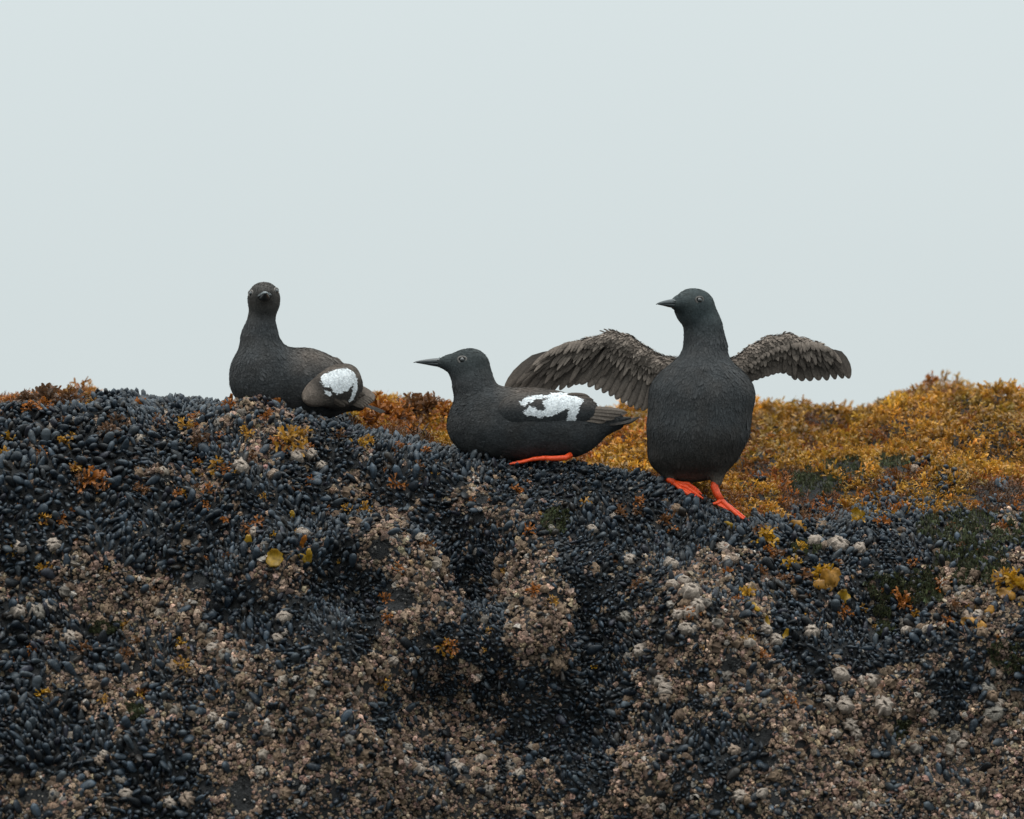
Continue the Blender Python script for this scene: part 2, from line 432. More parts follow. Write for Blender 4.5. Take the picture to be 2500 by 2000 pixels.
def thin(P, rad, order=None):
    """dart throwing: keep points no closer than their radius to kept ones"""
    cell = float(np.max(rad)) * 1.0
    key = np.floor(P / cell).astype(int)
    grid = {}; keep = []
    order = range(len(P)) if order is None else order
    Pl = P.tolist(); rl = rad.tolist(); kl = key.tolist()
    for a in order:
        x, y, z = Pl[a]; r = rl[a]; kx, ky, kz = kl[a]; ok = True
        for dx in (-1, 0, 1):
            for dy in (-1, 0, 1):
                for dz in (-1, 0, 1):
                    for b in grid.get((kx + dx, ky + dy, kz + dz), ()):
                        q = Pl[b]; rr = 0.5 * (r + rl[b])
                        if (x - q[0]) ** 2 + (y - q[1]) ** 2 + (z - q[2]) ** 2 < rr * rr: ok = False; break
                    if not ok: break
                if not ok: break
            if not ok: break
        if ok:
            grid.setdefault((kx, ky, kz), []).append(a); keep.append(a)
    return np.array(keep, int)

def surf_at(px, py, tol=12):
    """rock point and normal that the camera sees at a photo pixel"""
    d = (GPX - px) ** 2 + (GPY - py) ** 2 + np.where(GVIS, 0, 1e6) + np.maximum(YY, 0) * 60
    j, i = np.unravel_index(np.argmin(d), d.shape)
    return G[j, i].copy(), N[j, i].copy()

def frames(axis, ref):
    """rotation matrices (columns x,y,z) with x = axis, z near ref"""
    x = unit(axis); y = unit(np.cross(ref, x)); z = np.cross(x, y)
    return np.stack([x, y, z], -1)

# ------------------------------------------------------------------ words for labels
LM = [(560, 975, "the left bird's breast"), (700, 1000, "the left bird's belly"), (850, 1010, "the left bird's tail"), (1090, 1090, "the sitting bird's breast"),
 (1240, 1150, "the sitting bird's red foot"), (1430, 1130, "the sitting bird's tail end"), (1640, 1190, "the standing bird's near red foot"), (1810, 1270, "the standing bird's stepping foot"),
 (668, 1364, "the largest yellow kelp blade"), (608, 1330, "the upright yellow kelp blade"), (80, 990, "the ragged weed on the left skyline"), (270, 1050, "the drooping brown weed"),
 (220, 1165, "the long flat orange weed"), (705, 1060, "the bright rockweed clump"), (980, 1360, "the bare rock bulge"), (1180, 1230, "the tan barnacle sheet under the sitting bird"),
 (1680, 1450, "the string of pale barnacles"), (2030, 1335, "the pair of big white barnacles"), (2025, 1430, "the glossy golden weed rosette"), (2385, 1300, "the mossy green algae"),
 (2370, 1530, "the curled amber weed blade"), (2479, 1420, "the golden weed at the right edge"), (2130, 1700, "the ridge of ribbed barnacles"), (80, 1490, "the trio of pale barnacles at left"),
 (540, 1760, "the pair of round barnacles"), (840, 1470, "the dark mussel hollow"), (1420, 1680, "the shaded mussel cleft"), (80, 1720, "the blurred mussels at the left edge"),
 (300, 1900, "the bottom left mussel bank"), (1000, 1900, "the bottom centre barnacle crust"), (1560, 1880, "the tan crust near the bottom"), (2300, 1900, "the lower right corner"),
 (1350, 1450, "the long tan barnacle band"), (1880, 1730, "the central right barnacle field"), (480, 1200, "the small orange weed tufts"), (2200, 1200, "the foot of the golden weed mound"),
 (100, 1250, "the big slate mussels at left"), (1940, 1290, "the flat amber blade"), (1470, 1300, "the mussel lip below the two right birds"), (300, 1450, "the tan crust at left")]
def where(px, py):
    b = min(LM, key=lambda l: (l[0] - px) ** 2 + ((l[1] - py) * 1.1) ** 2)
    dx, dy = px - b[0], py - b[1]
    d = math.hypot(dx, dy)
    if abs(dx) > 2.2 * abs(dy): r = "left of" if dx < 0 else "right of"
    elif abs(dy) > 2.2 * abs(dx): r = "above" if dy < 0 else "below"
    else: r = ("up-" if dy < 0 else "down-") + ("left of" if dx < 0 else "right of")
    if d < 28: r = "right beside"
    elif d > 120: r = "well " + r
    return r + " " + b[2]
USED = {}
def uniq(cands, pos=None):
    if pos is not None:
        col_ = ["far left", "left", "centre left", "centre", "centre right", "right", "far right"][int(min(6, max(0, pos[0] / 357.2)))]
        row_ = "upper" if pos[1] < 1300 else "middle" if pos[1] < 1650 else "lowest"
        hd_ = cands[0].split(' ')
        cands = list(cands) + [' '.join(cands[-1].split()[:11]) + f", {row_} {col_}"]
    for c in cands:
        c = " ".join(c.split()[:16])
        if c not in USED:
            USED[c] = 1; return c
    return " ".join(cands[-1].split()[:16])

# ------------------------------------------------------------------ mussels
def mussel_proto(nr_, na, bend, fat, wid, seed, gape=0.0):
    rg = np.random.default_rng(seed)
    t = np.linspace(0, 1, nr_ + 2)[1:-1]
    prof = t ** 0.75 * (1 - t) ** 0.45
    prof /= prof.max()
    V = []; C = []
    base = np.array([1, 1, 1.0])
    for k, tt in enumerate(t):
        for a in range(na):
            ph = 2 * math.pi * a / na
            cy, sy = math.cos(ph), math.sin(ph)
            y = fat * prof[k] * cy
            z = wid * prof[k] * math.copysign(abs(sy) ** 1.4, sy)
            j = 1 + 0.03 * rg.standard_normal()
            V.append((tt, y * j + bend * math.sin(math.pi * tt) - bend * .5, z * j))
            ringc = 1.0 + 0.35 * math.sin(tt * 23 + seed) * (tt > .3) + 0.5 * max(0, tt - .6)
            if abs(cy) > 0.95: ringc *= 0.45 if tt > .4 else .8
            if tt < .3: ringc *= 1.25
            C.append(base * ringc)
    V.append((0, -bend * .5, 0)); C.append(base * 1.5)
    V.append((1, -bend * .5, 0)); C.append(base * 1.35)
    Q = []; T = []
    for k in range(nr_ - 1):
        for a in range(na):
            b = (a + 1) % na
            Q.append((k * na + a, k * na + b, (k + 1) * na + b, (k + 1) * na + a))
    n = nr_ * na
    for a in range(na):
        b = (a + 1) % na
        T.append((n, b, a)); T.append((n + 1, (nr_ - 1) * na + a, (nr_ - 1) * na + b))
    return np.array(V), np.array(Q), np.array(T), np.clip(np.array(C), .3, 2)

MUS = [mussel_proto(4, 6, b, f, w, i) for i, (b, f, w) in enumerate([(.06, .25, .16), (.09, .28, .17), (.04, .23, .15), (.08, .27, .14), (.03, .29, .18), (.07, .24, .17)])]
MUSHI = [mussel_proto(9, 12, b, f, w, i) for i, (b, f, w) in enumerate([(.06, .25, .16), (.09, .28, .17), (.04, .23, .15), (.08, .27, .14), (.03, .29, .18), (.07, .24, .17)])]
TONES = [("slate blue", (.024, .034, .046)), ("blue black", (.008, .013, .020)), ("dull grey", (.042, .051, .060)), ("near black", (.004, .005, .007)), ("purplish", (.016, .016, .024)), ("dark brown", (.020, .015, .012))]
TONEP = np.array([.30, .30, .10, .19, .06, .05])

FEET = [((1238, 1137), (1400, 1120)), ((1626, 1171), (1690, 1206)), ((1680, 1200), (1725, 1222)), ((1747, 1200), (1761, 1225)), ((1737, 1231), (1790, 1250)), ((1761, 1225), (1830, 1277))]
def near_foot(px, py, d=13):
    m = np.zeros(px.shape, bool)
    for (ax, ay), (bx, by) in FEET:
        t = np.clip(((px - ax) * (bx - ax) + (py - ay) * (by - ay)) / ((bx - ax) ** 2 + (by - ay) ** 2), 0, 1)
        m |= (px - ax - t * (bx - ax)) ** 2 + (py - ay - t * (by - ay)) ** 2 < d * d
    return m

def weed_zone(px, py, Y):
    """1 where the rockweed carpet behind the ridge covers the rock"""
    bnd = np.interp(px, [-400, 230, 280, 820, 860, 1100, 1250, 1480, 1600, 1850, 2050, 2500, 3200], [.05, .06, 9, 9, .10, .10, .17, .09, .08, .07, .07, .05, .05])
    nz = n2(px, py, 60, 5) * .05
    return Y > bnd + nz

zone = (XX > -260) & (XX < 2760) & (PY < 2160) & (YY < .45)
P, Nn, px, py, Y, vis = sample(150000, zone)
bf = mixf(px, py)
bare = bare_field(px, py)
gr = green_field(px, py) + n2(px, py, 25, 14) * .25
wz = weed_zone(px, py, Y)
patchy = (((n2(px, py, 70, 21) > .05) & (px > 1850)) | (n2(px, py, 38, 51) + .5 * n2(px, py, 90, 52) < -.8)) & (Y < .3)
ok = (bf < 0.02) & (bare < .45) & (~wz | patchy) & (gr < .33) & ~(near_foot(px, py) & (Y < .12))
ok |= (RNG.random(len(P)) < .10) & (bare < .4) & ~wz & (bf < .5)
ok |= (RNG.random(len(P)) < .02) & (bare < .4) & ~wz
P, Nn, px, py, Y, vis = [a[ok] for a in (P, Nn, px, py, Y, vis)]
szf = np.interp(px, [0, 400, 800, 1400, 2500], [1.30, 1.05, .80, .78, .95]) * np.interp(py, [950, 1500, 2000], [1.08, .9, 1.0])
Lm = 27 * S * szf * np.exp(RNG.standard_normal(len(P)) * .36) * (1 + .25 * n2(px, py, 120, 17))
Lm = np.clip(Lm, 12 * S, np.where(Y > -.03, 34, 46) * S)
keep = thin(P, Lm * .395)
P, Nn, px, py, Y, vis, Lm = [a[keep] for a in (P, Nn, px, py, Y, vis, Lm)]
nm = len(P)
fl = np.stack([n2(px, py, 90, 31), n2(px, py, 90, 32), n2(px, py, 90, 33)], -1) * 1.3
rnd = RNG.standard_normal((nm, 3))
lay = RNG.random(nm) ** .8
tang = rnd * .65 + fl * 1.4; tang -= (tang * Nn).sum(-1, keepdims=True) * Nn
A = unit(Nn * (.95 - .65 * lay)[:, None] + unit(tang) * (.30 + .8 * lay)[:, None] + np.array([0, -.12, .25]))
ref = unit(RNG.standard_normal((nm, 3)) * .7 + fl + np.array([0, -.5, 0]))
flip = RNG.random(nm) < .28
MR = frames(np.where(flip[:, None], -A, A), ref)
MP = P + np.where(flip, .62, -.30)[:, None] * A * Lm[:, None] + Nn * (RNG.random(nm) * .22 * Lm)[:, None]
tone = RNG.choice(len(TONES), nm, p=TONEP)
mvar = RNG.integers(0, len(MUS), nm)
mpx, mpy = proj(P + A * (Lm * .25)[:, None])
inview = vis & (mpx > 15) & (mpx < 2485) & (mpy < 1985) & (Y < .1)
score = np.where(inview, Lm * np.clip(-A[:, 1] * .3 + .8, .3, 1.2), 0)
pick = np.argsort(-score)[:300]
chosen = np.zeros(nm, bool); chosen[pick] = True
parts = []
cm = np.array([c for _, c in TONES])[tone] * np.exp(RNG.standard_normal((nm, 1)) * .25)
for v in range(len(MUS)):
    s_ = (mvar == v) & ~chosen
    parts.append(spread(MUS[v], MP[s_], MR[s_], Lm[s_], cm[s_]))
bed = link("mussel_bed", mk_mesh("mussel_bed", *merge(parts), M_MUSSEL))
tag(bed, "dense bed of small blue black mussels covering the whole rock", "mussel bed", kind="stuff")
mus_mesh = {}
def euler_of(R):
    from mathutils import Matrix
    return Matrix([[float(x) for x in r] for r in R]).to_euler()
big_l = np.sort(Lm[pick])
for a in pick:
    key = (int(mvar[a]), int(tone[a]))
    if key not in mus_mesh:
        V, Q, T, C = MUSHI[key[0]]
        mus_mesh[key] = mk_mesh("mussel", V, Q, T, C * np.array(TONES[key[1]][1]), M_MUSSEL)
    o = link("mussel", mus_mesh[key])
    o.location = MP[a].tolist(); o.rotation_euler = euler_of(MR[a]); o.scale = [float(Lm[a])] * 3
    sz = "very large" if Lm[a] > big_l[240] else "large" if Lm[a] > big_l[120] else "medium sized"
    dx, dy = A[a, 0], A[a, 2]
    pose = "standing on end" if dy > .8 else "leaning left" if dx < -.45 else "leaning right" if dx > .45 else "hanging down" if dy < -.25 else "pointing outward"
    w = where(mpx[a], mpy[a])
    tn = TONES[tone[a]][0]
    tag(o, uniq([f"{sz} {tn} mussel {w}", f"{sz} {tn} mussel {pose} {w}", f"{sz} {tn} mussel {pose}, {'narrow' if mvar[a] in (0,3) else 'plump'}, {w}", f"{sz} {tn} mussel {pose} in the bed {w}"], (mpx[a], mpy[a])),
        "mussel", "mussels growing on the rock")

# ------------------------------------------------------------------ barnacles
def barnacle_proto(na, seed, big_=False):
    rg = np.random.default_rng(seed)
    V = []; C = []
    if big_:
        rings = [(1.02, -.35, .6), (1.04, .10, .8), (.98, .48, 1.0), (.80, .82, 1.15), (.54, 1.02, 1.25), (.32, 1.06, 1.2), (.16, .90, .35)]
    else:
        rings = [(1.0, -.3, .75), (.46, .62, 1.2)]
    ribs = 1 + .10 * rg.standard_normal(na)
    elong = 1 + .35 * rg.random()
    for k, (r, z, c) in enumerate(rings):
        for a in range(na):
            ph = 2 * math.pi * a / na
            rr = r * (ribs[a] * (1.09 if a % 2 else .88) if k < 5 else 1) * (1 + .06 * rg.standard_normal())
            ex = elong if not big_ else 1 + (elong - 1) * .5
            V.append((rr * math.cos(ph) * ex * (1 if k < 5 else 1.35), rr * math.sin(ph) * (1 if k < 5 or not big_ else .55), z + .055 * rg.standard_normal() * (k > 0)))
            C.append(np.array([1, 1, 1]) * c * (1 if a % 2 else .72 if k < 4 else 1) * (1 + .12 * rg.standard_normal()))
    n = len(V)
    V.append((0, 0, rings[-1][1] - (.28 if not big_ else .12))); C.append(np.array([1, 1, 1]) * (.22 if not big_ else .2))
    Q = []; T = []
    for k in range(len(rings) - 1):
        for a in range(na):
            b = (a + 1) % na
            Q.append((k * na + a, k * na + b, (k + 1) * na + b, (k + 1) * na + a))
    for a in range(na):
        T.append(((len(rings) - 1) * na + a, (len(rings) - 1) * na + (a + 1) % na, n))
    return np.array(V), np.array(Q), np.array(T), np.clip(np.array(C), .15, 1.6)

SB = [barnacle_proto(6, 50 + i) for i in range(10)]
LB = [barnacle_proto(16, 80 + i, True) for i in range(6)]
zone = (XX > -260) & (XX < 2760) & (PY < 2160) & (YY < .35)
P, Nn, px, py, Y, vis = sample(280000, zone)
bf = mixf(px, py)
bare = bare_field(px, py)
wz = weed_zone(px, py, Y)
ok = ((bf > -.02) & ((bare < .35 + .3 * RNG.random(len(P))) | (RNG.random(len(P)) < .5)) & ~wz) | ((RNG.random(len(P)) < .03) & ~wz)
ok &= ~(near_foot(px, py) & (Y < .12))
lumpy = 1.1 * vnoise(P / (27 * S), 43) + .4 * vnoise(P / (11 * S), 45)
ok &= (lumpy > -.30) | (RNG.random(len(P)) < .25)
P, Nn, px, py, Y, vis, bf, bare = [a[ok] for a in (P, Nn, px, py, Y, vis, bf, bare)]
Rb = 5.8 * S * np.exp(RNG.standard_normal(len(P)) * .38) * (1 + .3 * n2(px, py, 80, 41))
Rb = np.clip(Rb, 3.0 * S, 13 * S) * np.where(bare > .4, .42, 1)
keep = thin(P, Rb * 1.0)
P, Nn, px, py, Y, vis, Rb, bf, bare = [a[keep] for a in (P, Nn, px, py, Y, vis, Rb, bf, bare)]
nb = len(P)
lump = 1.1 * vnoise(P / (27 * S), 43) + .4 * vnoise(P / (11 * S), 45)
BPs = P + Nn * (np.clip(lump, 0, 1.3) * 22 * S * (bf > .1))[:, None]
BA = unit(Nn + RNG.standard_normal((nb, 3)) * .55)
BR = frames(BA, RNG.standard_normal((nb, 3)))[:, :, [1, 2, 0]]
bvar = RNG.integers(0, len(SB), nb)
bc = np.array([.262, .178, .127]) * np.exp(RNG.standard_normal((nb, 1)) * .42) * (1 + RNG.standard_normal((nb, 3)) * .05) * (1 + .3 * n2(px, py, 55, 44))[:, None]
bc[bare > .4] = np.array([.045, .043, .042]) * np.exp(RNG.standard_normal(((bare > .4).sum(), 1)) * .5)
pale = RNG.random(nb) < .06
bc[pale] = np.array([.46, .40, .35]) * (0.7 + .5 * RNG.random((pale.sum(), 1)))
inview = vis & (px > 12) & (px < 2488) & (py < 1988)
hand = [(1632,1383,17),(1541,1367,15),(1667,1420,16),(1643,1435,17),(1682,1458,25),(1708,1480,18),(1660,1502,15),(1686,1495,17),(1667,1545,17),(1693,1532,15),(1571,1595,19),(1979,1539,19),
 (1871,1535,15),(1893,1565,16),(2046,1647,19),(2101,1669,14),(2131,1673,20),(2160,1721,24),(2140,1705,14),(2031,1702,15),(2072,1728,19),(2062,1712,14),(2083,1758,18),(2095,1785,15),(1801,1829,15),(1801,1940,16),
 (1866,1932,14),(1623,1676,20),(1608,1655,18),(1622,1700,16),(594,1143,20),(731,1097,15),(727,1119,17),(761,1115,16),(779,1137,14),(664,1167,18),(50,1340,17),(133,1336,17),(738,1308,16),(620,1295,14),
 (38,1495,19),(64,1492,17),(92,1490,19),(122,1486,18),(698,1508,17),(1992,1331,20),(2043,1340,26),(2020,1338,15),(2099,1346,17),(1763,1346,19),(1785,1368,18),(1770,1372,15),(2234,1153,14),
 (177,1550,18),(190,1560,13),(96,1560,15),(525,1591,17),(553,1605,18),(575,1612,15),(522,1748,13),(543,1772,18),(289,1897,13),(306,1943,16),(452,1950,19),(240,1856,14),(250,1850,12),(421,1963,14),(696,1515,15),
 (675,1553,13),(690,1550,10),(2370,1508,18),(2388,1510,16),(2435,1650,13),(2405,1690,17),(2420,1735,24),(2440,1720,14),(2415,1755,15),(2408,1760,12),(1490,1262,10),(1530,1500,13),(1440,1290,12),(975,1860,15),(1010,1885,16),(1030,1860,13),
 (985,1830,14),(1120,1880,15),(1060,1890,14),(300,1010,9),(120,1045,11),(185,1030,10),(960,1610,13),(1105,1860,13),(2345,1810,13),(1340,1290,11),(2215,1545,14)]
ns = nb
scoreb = np.where(inview, Rb, 0)
pickb = np.argsort(-scoreb)[:300 - len(hand)]
chosen = np.zeros(nb, bool); chosen[pickb] = True
parts = []
for v in range(len(SB)):
    s_ = (bvar == v) & ~chosen
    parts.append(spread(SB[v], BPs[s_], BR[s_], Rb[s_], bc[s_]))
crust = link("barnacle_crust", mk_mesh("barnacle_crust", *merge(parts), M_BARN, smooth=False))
tag(crust, "rough tan crust of countless small barnacles between the mussels", "barnacle crust", kind="stuff")
SBH = [barnacle_proto(12, 60 + i, True) for i in range(6)]
bm = {}
BT = [("tan", (.25, .17, .115)), ("pale", (.40, .33, .27)), ("brown", (.15, .10, .07)), ("grey", (.20, .17, .145))]
for a in pickb:
    ti = int(RNG.choice(4, p=[.45, .15, .25, .15])); key = (int(a) % 6, ti)
    if key not in bm:
        V, Q, T, C = SBH[key[0]]
        bm[key] = mk_mesh("barnacle", V, Q, T, C * np.array(BT[ti][1]), M_BARN, False)
    o = link("barnacle", bm[key])
    o.location = BPs[a].tolist(); o.rotation_euler = euler_of(BR[a]); o.scale = [float(Rb[a])] * 3
    w = where(px[a], py[a]); tn = BT[ti][0]
    fc = "facing left" if BA[a, 0] < -.3 else "facing right" if BA[a, 0] > .3 else "facing up" if BA[a, 2] > .7 else "facing outward"
    tag(o, uniq([f"small {tn} barnacle {w}", f"small {tn} cone barnacle {fc} {w}", f"small {tn} ridged barnacle {fc} in the crust {w}"], (px[a], py[a])), "barnacle", "small barnacles on the rock")
lbm = {}
for k_, (hx, hy, hr) in enumerate(hand):
    p, n = surf_at(hx, hy + 2)
    n = unit(n + np.array([0, -.25, .15]) + RNG.standard_normal(3) * .18)
    R = frames(n, RNG.standard_normal(3) * .4 + np.array([.5, 0, 1]))[:, [1, 2, 0]]
    ti = int(RNG.choice(3, p=[.6, .25, .15])); key = (k_ % 6, ti)
    tcol = [("whitish", (.40, .325, .27)), ("pinkish tan", (.32, .235, .18)), ("greyish", (.27, .235, .20))][ti]
    if key not in lbm:
        V, Q, T, C = LB[key[0]]
        lbm[key] = mk_mesh("large_barnacle", V * np.array([1, 1, 1.0]), Q, T, C * np.array(tcol[1]), M_BARN, False)
    o = link("large_barnacle", lbm[key])
    o.location = (p + n * hr * S * .25).tolist(); o.rotation_euler = euler_of(R); o.scale = [hr * S * .92] * 3
    w = where(hx, hy)
    sz = "very big" if hr >= 20 else "big" if hr >= 16 else "medium"
    tag(o, uniq([f"{sz} {tcol[0]} ribbed barnacle {w}", f"{sz} {tcol[0]} domed barnacle with dark slit {w}", f"{sz} {tcol[0]} barnacle with split top, {w}"]), "barnacle", "large ribbed barnacles")

# ------------------------------------------------------------------ seaweed
def strip(bag, pts, widths, side, col0, col1, flat=0.0):
    """a flat blade along pts"""
    n = len(pts); V = []; C = []
    for k in range(n):
        t = k / (n - 1)
        c = np.array(col0) * (1 - t) + np.array(col1) * t
        s = side * widths[k]
        V += [pts[k] - s, pts[k] + s]; C += [c, c]
    Q = [(2 * k, 2 * k + 1, 2 * k + 3, 2 * k + 2) for k in range(n - 1)]
    bag.add(V, Q, None, C)

def weed_proto(seed, nb_, lo, hi, w0, curl, c0, c1, spread_=1.0, forks=2, droop=0.0, cheap=True):
    rg = np.random.default_rng(seed)
    bag = Bag()
    for b in range(nb_):
        az = rg.random() * 2 * math.pi; el = math.acos(1 - rg.random() * (1 - math.cos(1.45 * spread_)))
        d = np.array([math.sin(el) * math.cos(az), math.sin(el) * math.sin(az), math.cos(el)])
        L = lo + (hi - lo) * rg.random()
        p = np.array([0.02 * rg.standard_normal(), 0.02 * rg.standard_normal(), 0])
        def grow(p, d, L, w, lev, c_):
            n = 2 if cheap else 3
            side = unit(np.cross(d, rg.standard_normal(3)))
            pts = [p]; ws = [w * (.5 if lev == 0 else .8)]
            bend = rg.standard_normal(3) * curl - np.array([0, 0, droop])
            for k in range(1, n):
                d = unit(d + bend / n)
                p = p + d * L / (n - 1); pts.append(p)
                ws.append(w if not (lev == forks and k == n - 1) else w * .75)
            e = min(1, (lev + 1) / (forks + 1))
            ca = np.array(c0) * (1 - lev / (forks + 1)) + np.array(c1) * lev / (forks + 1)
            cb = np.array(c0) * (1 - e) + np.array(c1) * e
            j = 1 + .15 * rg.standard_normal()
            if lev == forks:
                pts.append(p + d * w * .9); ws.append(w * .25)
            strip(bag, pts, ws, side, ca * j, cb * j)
            if lev < forks:
                for s_ in (-1, 1):
                    nd = unit(d + side * s_ * (.55 + .25 * rg.random()) + rg.standard_normal(3) * .15)
                    grow(p, nd, L * (.72 + .2 * rg.random()), w * .95, lev + 1, c_)
        grow(p, d, L * .42, w0, 0, None)
    return bag.arrays()
def fixT(pr):
    return pr[0], pr[1], (pr[2] if pr[2] is not None else np.zeros((0, 3), int)), pr[3]

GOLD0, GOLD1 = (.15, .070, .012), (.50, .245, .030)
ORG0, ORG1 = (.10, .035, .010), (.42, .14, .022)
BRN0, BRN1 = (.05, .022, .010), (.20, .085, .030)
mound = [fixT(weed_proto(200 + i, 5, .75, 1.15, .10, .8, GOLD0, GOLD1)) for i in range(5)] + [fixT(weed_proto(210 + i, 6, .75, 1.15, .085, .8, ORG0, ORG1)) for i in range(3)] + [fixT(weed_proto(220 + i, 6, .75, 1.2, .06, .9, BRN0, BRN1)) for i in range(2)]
zone = (XX > -260) & (XX < 2800) & (YY > .04) & (YY < 1.6)
P, Nn, px, py, Y, vis = sample(90000, zone)
vm_ = np.interp(px, XF, np.array([vis_min[-1][np.argmin(np.abs(xs - x_))] for x_ in XF]))
wz = weed_zone(px, py, Y) & (vis | (py < vm_ + 60))
hole = n2(px, py, 38, 51) + .5 * n2(px, py, 90, 52)
grn = green_field(px, py)
ok = wz & (hole > -1.2) & ((RNG.random(len(P)) > np.where((Y < .16) & (px > 1850), .35, 0))) & (grn < .5)
ok |= (~wz & (px > 1750) & (Y < .35) & (hole > .45) & (RNG.random(len(P)) < .4))
P, Nn, px, py, Y, hole = [a[ok] for a in (P, Nn, px, py, Y, hole)]
sz = 27 * S * np.exp(RNG.standard_normal(len(P)) * .25) * np.interp(Y, [0, .3, .6], [.62, .85, 1.0])
keep = thin(P, sz * .70)
P, Nn, px, py, Y, sz, hole = [a[keep] for a in (P, Nn, px, py, Y, sz, hole)]
_ki = slice(None)
nw = len(P)
ax = unit(Nn * .8 + np.array([0, -.25, .6]) + RNG.standard_normal((nw, 3)) * .3)
WR = frames(ax, RNG.standard_normal((nw, 3)))[:, :, [1, 2, 0]]
hue = n2(px, py, 110, 61) + .5 * n2(px, py, 40, 62) + RNG.standard_normal(nw) * .2
lft0 = vnoise(P / .11, 71) + .5 * vnoise(P / .045, 72)
hue -= lft0 * .55  # low tufts lean to the brown variants, shading the hollows by colour
hue += .06 + np.where(hole[_ki] < -.75, .6, 0)
hue += np.where(px < 1150, .55, 0) + np.clip((py - 1150) / 150, 0, .3)
wv = np.where(hue < .35, RNG.integers(0, 5, nw), np.where(hue < .85, RNG.integers(5, 8, nw), RNG.integers(8, 10, nw)))
wc = np.exp(RNG.standard_normal((nw, 1)) * .28 + np.clip(lft0, -.8, .5)[:, None] * .5 - .05) * (1 + RNG.standard_normal((nw, 3)) * .06)  # brightness follows lump height: hollow shade put into the tuft colour
lift = (np.clip(vnoise(P / .11, 71), 0, 1) * .030 + np.clip(vnoise(P / .045, 72), 0, 1) * .018) * np.clip((Y - .25) / .3, 0, 1)
P = P + np.array([0, 0, 1.0]) * lift[:, None]
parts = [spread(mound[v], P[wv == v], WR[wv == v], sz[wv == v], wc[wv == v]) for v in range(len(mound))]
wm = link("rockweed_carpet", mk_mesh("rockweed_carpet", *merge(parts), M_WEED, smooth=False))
tag(wm, "golden brown rockweed carpeting the mound behind the birds", "rockweed", kind="stuff")

# green algae: short dense tufts, one object per patch
def alga_patch(cx, cy, rx, ry):
    d = ((GPX[:-1, :-1] - cx) / rx) ** 2 + ((GPY[:-1, :-1] - cy) / ry) ** 2
    m = np.zeros(XX.shape, bool); m[:-1, :-1] = (d < 1.6) & GVIS[:-1, :-1] & (YY[:-1, :-1] < .7)
    if m.sum() < 3: return None
    n = int(45 * rx * ry / 100) + 200
    P, Nn, px, py, Y, vis = sample(n, m)
    nz = n2(px, py, 18, 77)
    k_ = nz > -.45
    P, Nn = P[k_], Nn[k_]
    n = len(P)
    A_ = unit(Nn + RNG.standard_normal((n, 3)) * .5 + np.array([0, 0, .3]))
    side = unit(np.cross(A_, RNG.standard_normal((n, 3))))
    h = 6 * S * (.5 + RNG.random(n)); w = 2.0 * S * (.6 + RNG.random(n))
    base = P + Nn * (9 * S + 13 * S * np.clip(nz[k_], 0, 1))[:, None]
    P0 = base - A_ * (h * .8)[:, None]
    V = np.stack([P0 - side * w[:, None], P0 + side * w[:, None], base + side * (w * .9)[:, None] + A_ * (h * .5)[:, None], base - side * (w * .5)[:, None] + A_ * h[:, None]], 1).reshape(-1, 3)
    Q = np.arange(4 * n).reshape(n, 4)
    c = np.array([.058, .062, .030]) * np.exp(RNG.standard_normal((n, 1)) * .4) * (1 + RNG.standard_normal((n, 3)) * .08)
    return V, Q, np.repeat(c, 4, 0)
for cx, cy, rx, ry in GREEN:
    r = alga_patch(cx, cy, rx, ry)
    if r is None: continue
    c0 = r[0].mean(0)
    o = link("green_algae", mk_mesh("green_algae", r[0] - c0, r[1], None, r[2], M_ALGA, False), None, c0)
    sz_ = "broad" if rx > 60 else "small" if rx < 32 else "medium"
    tag(o, kind="stuff")
    tag(o, uniq([f"{sz_} mossy patch of dark green algae {where(cx, cy)}", f"{sz_} fuzzy dark green algae cushion {where(cx, cy)}", f"{sz_} dim green algae mat {where(cx, cy)}"]), "algae", "green algae patches")

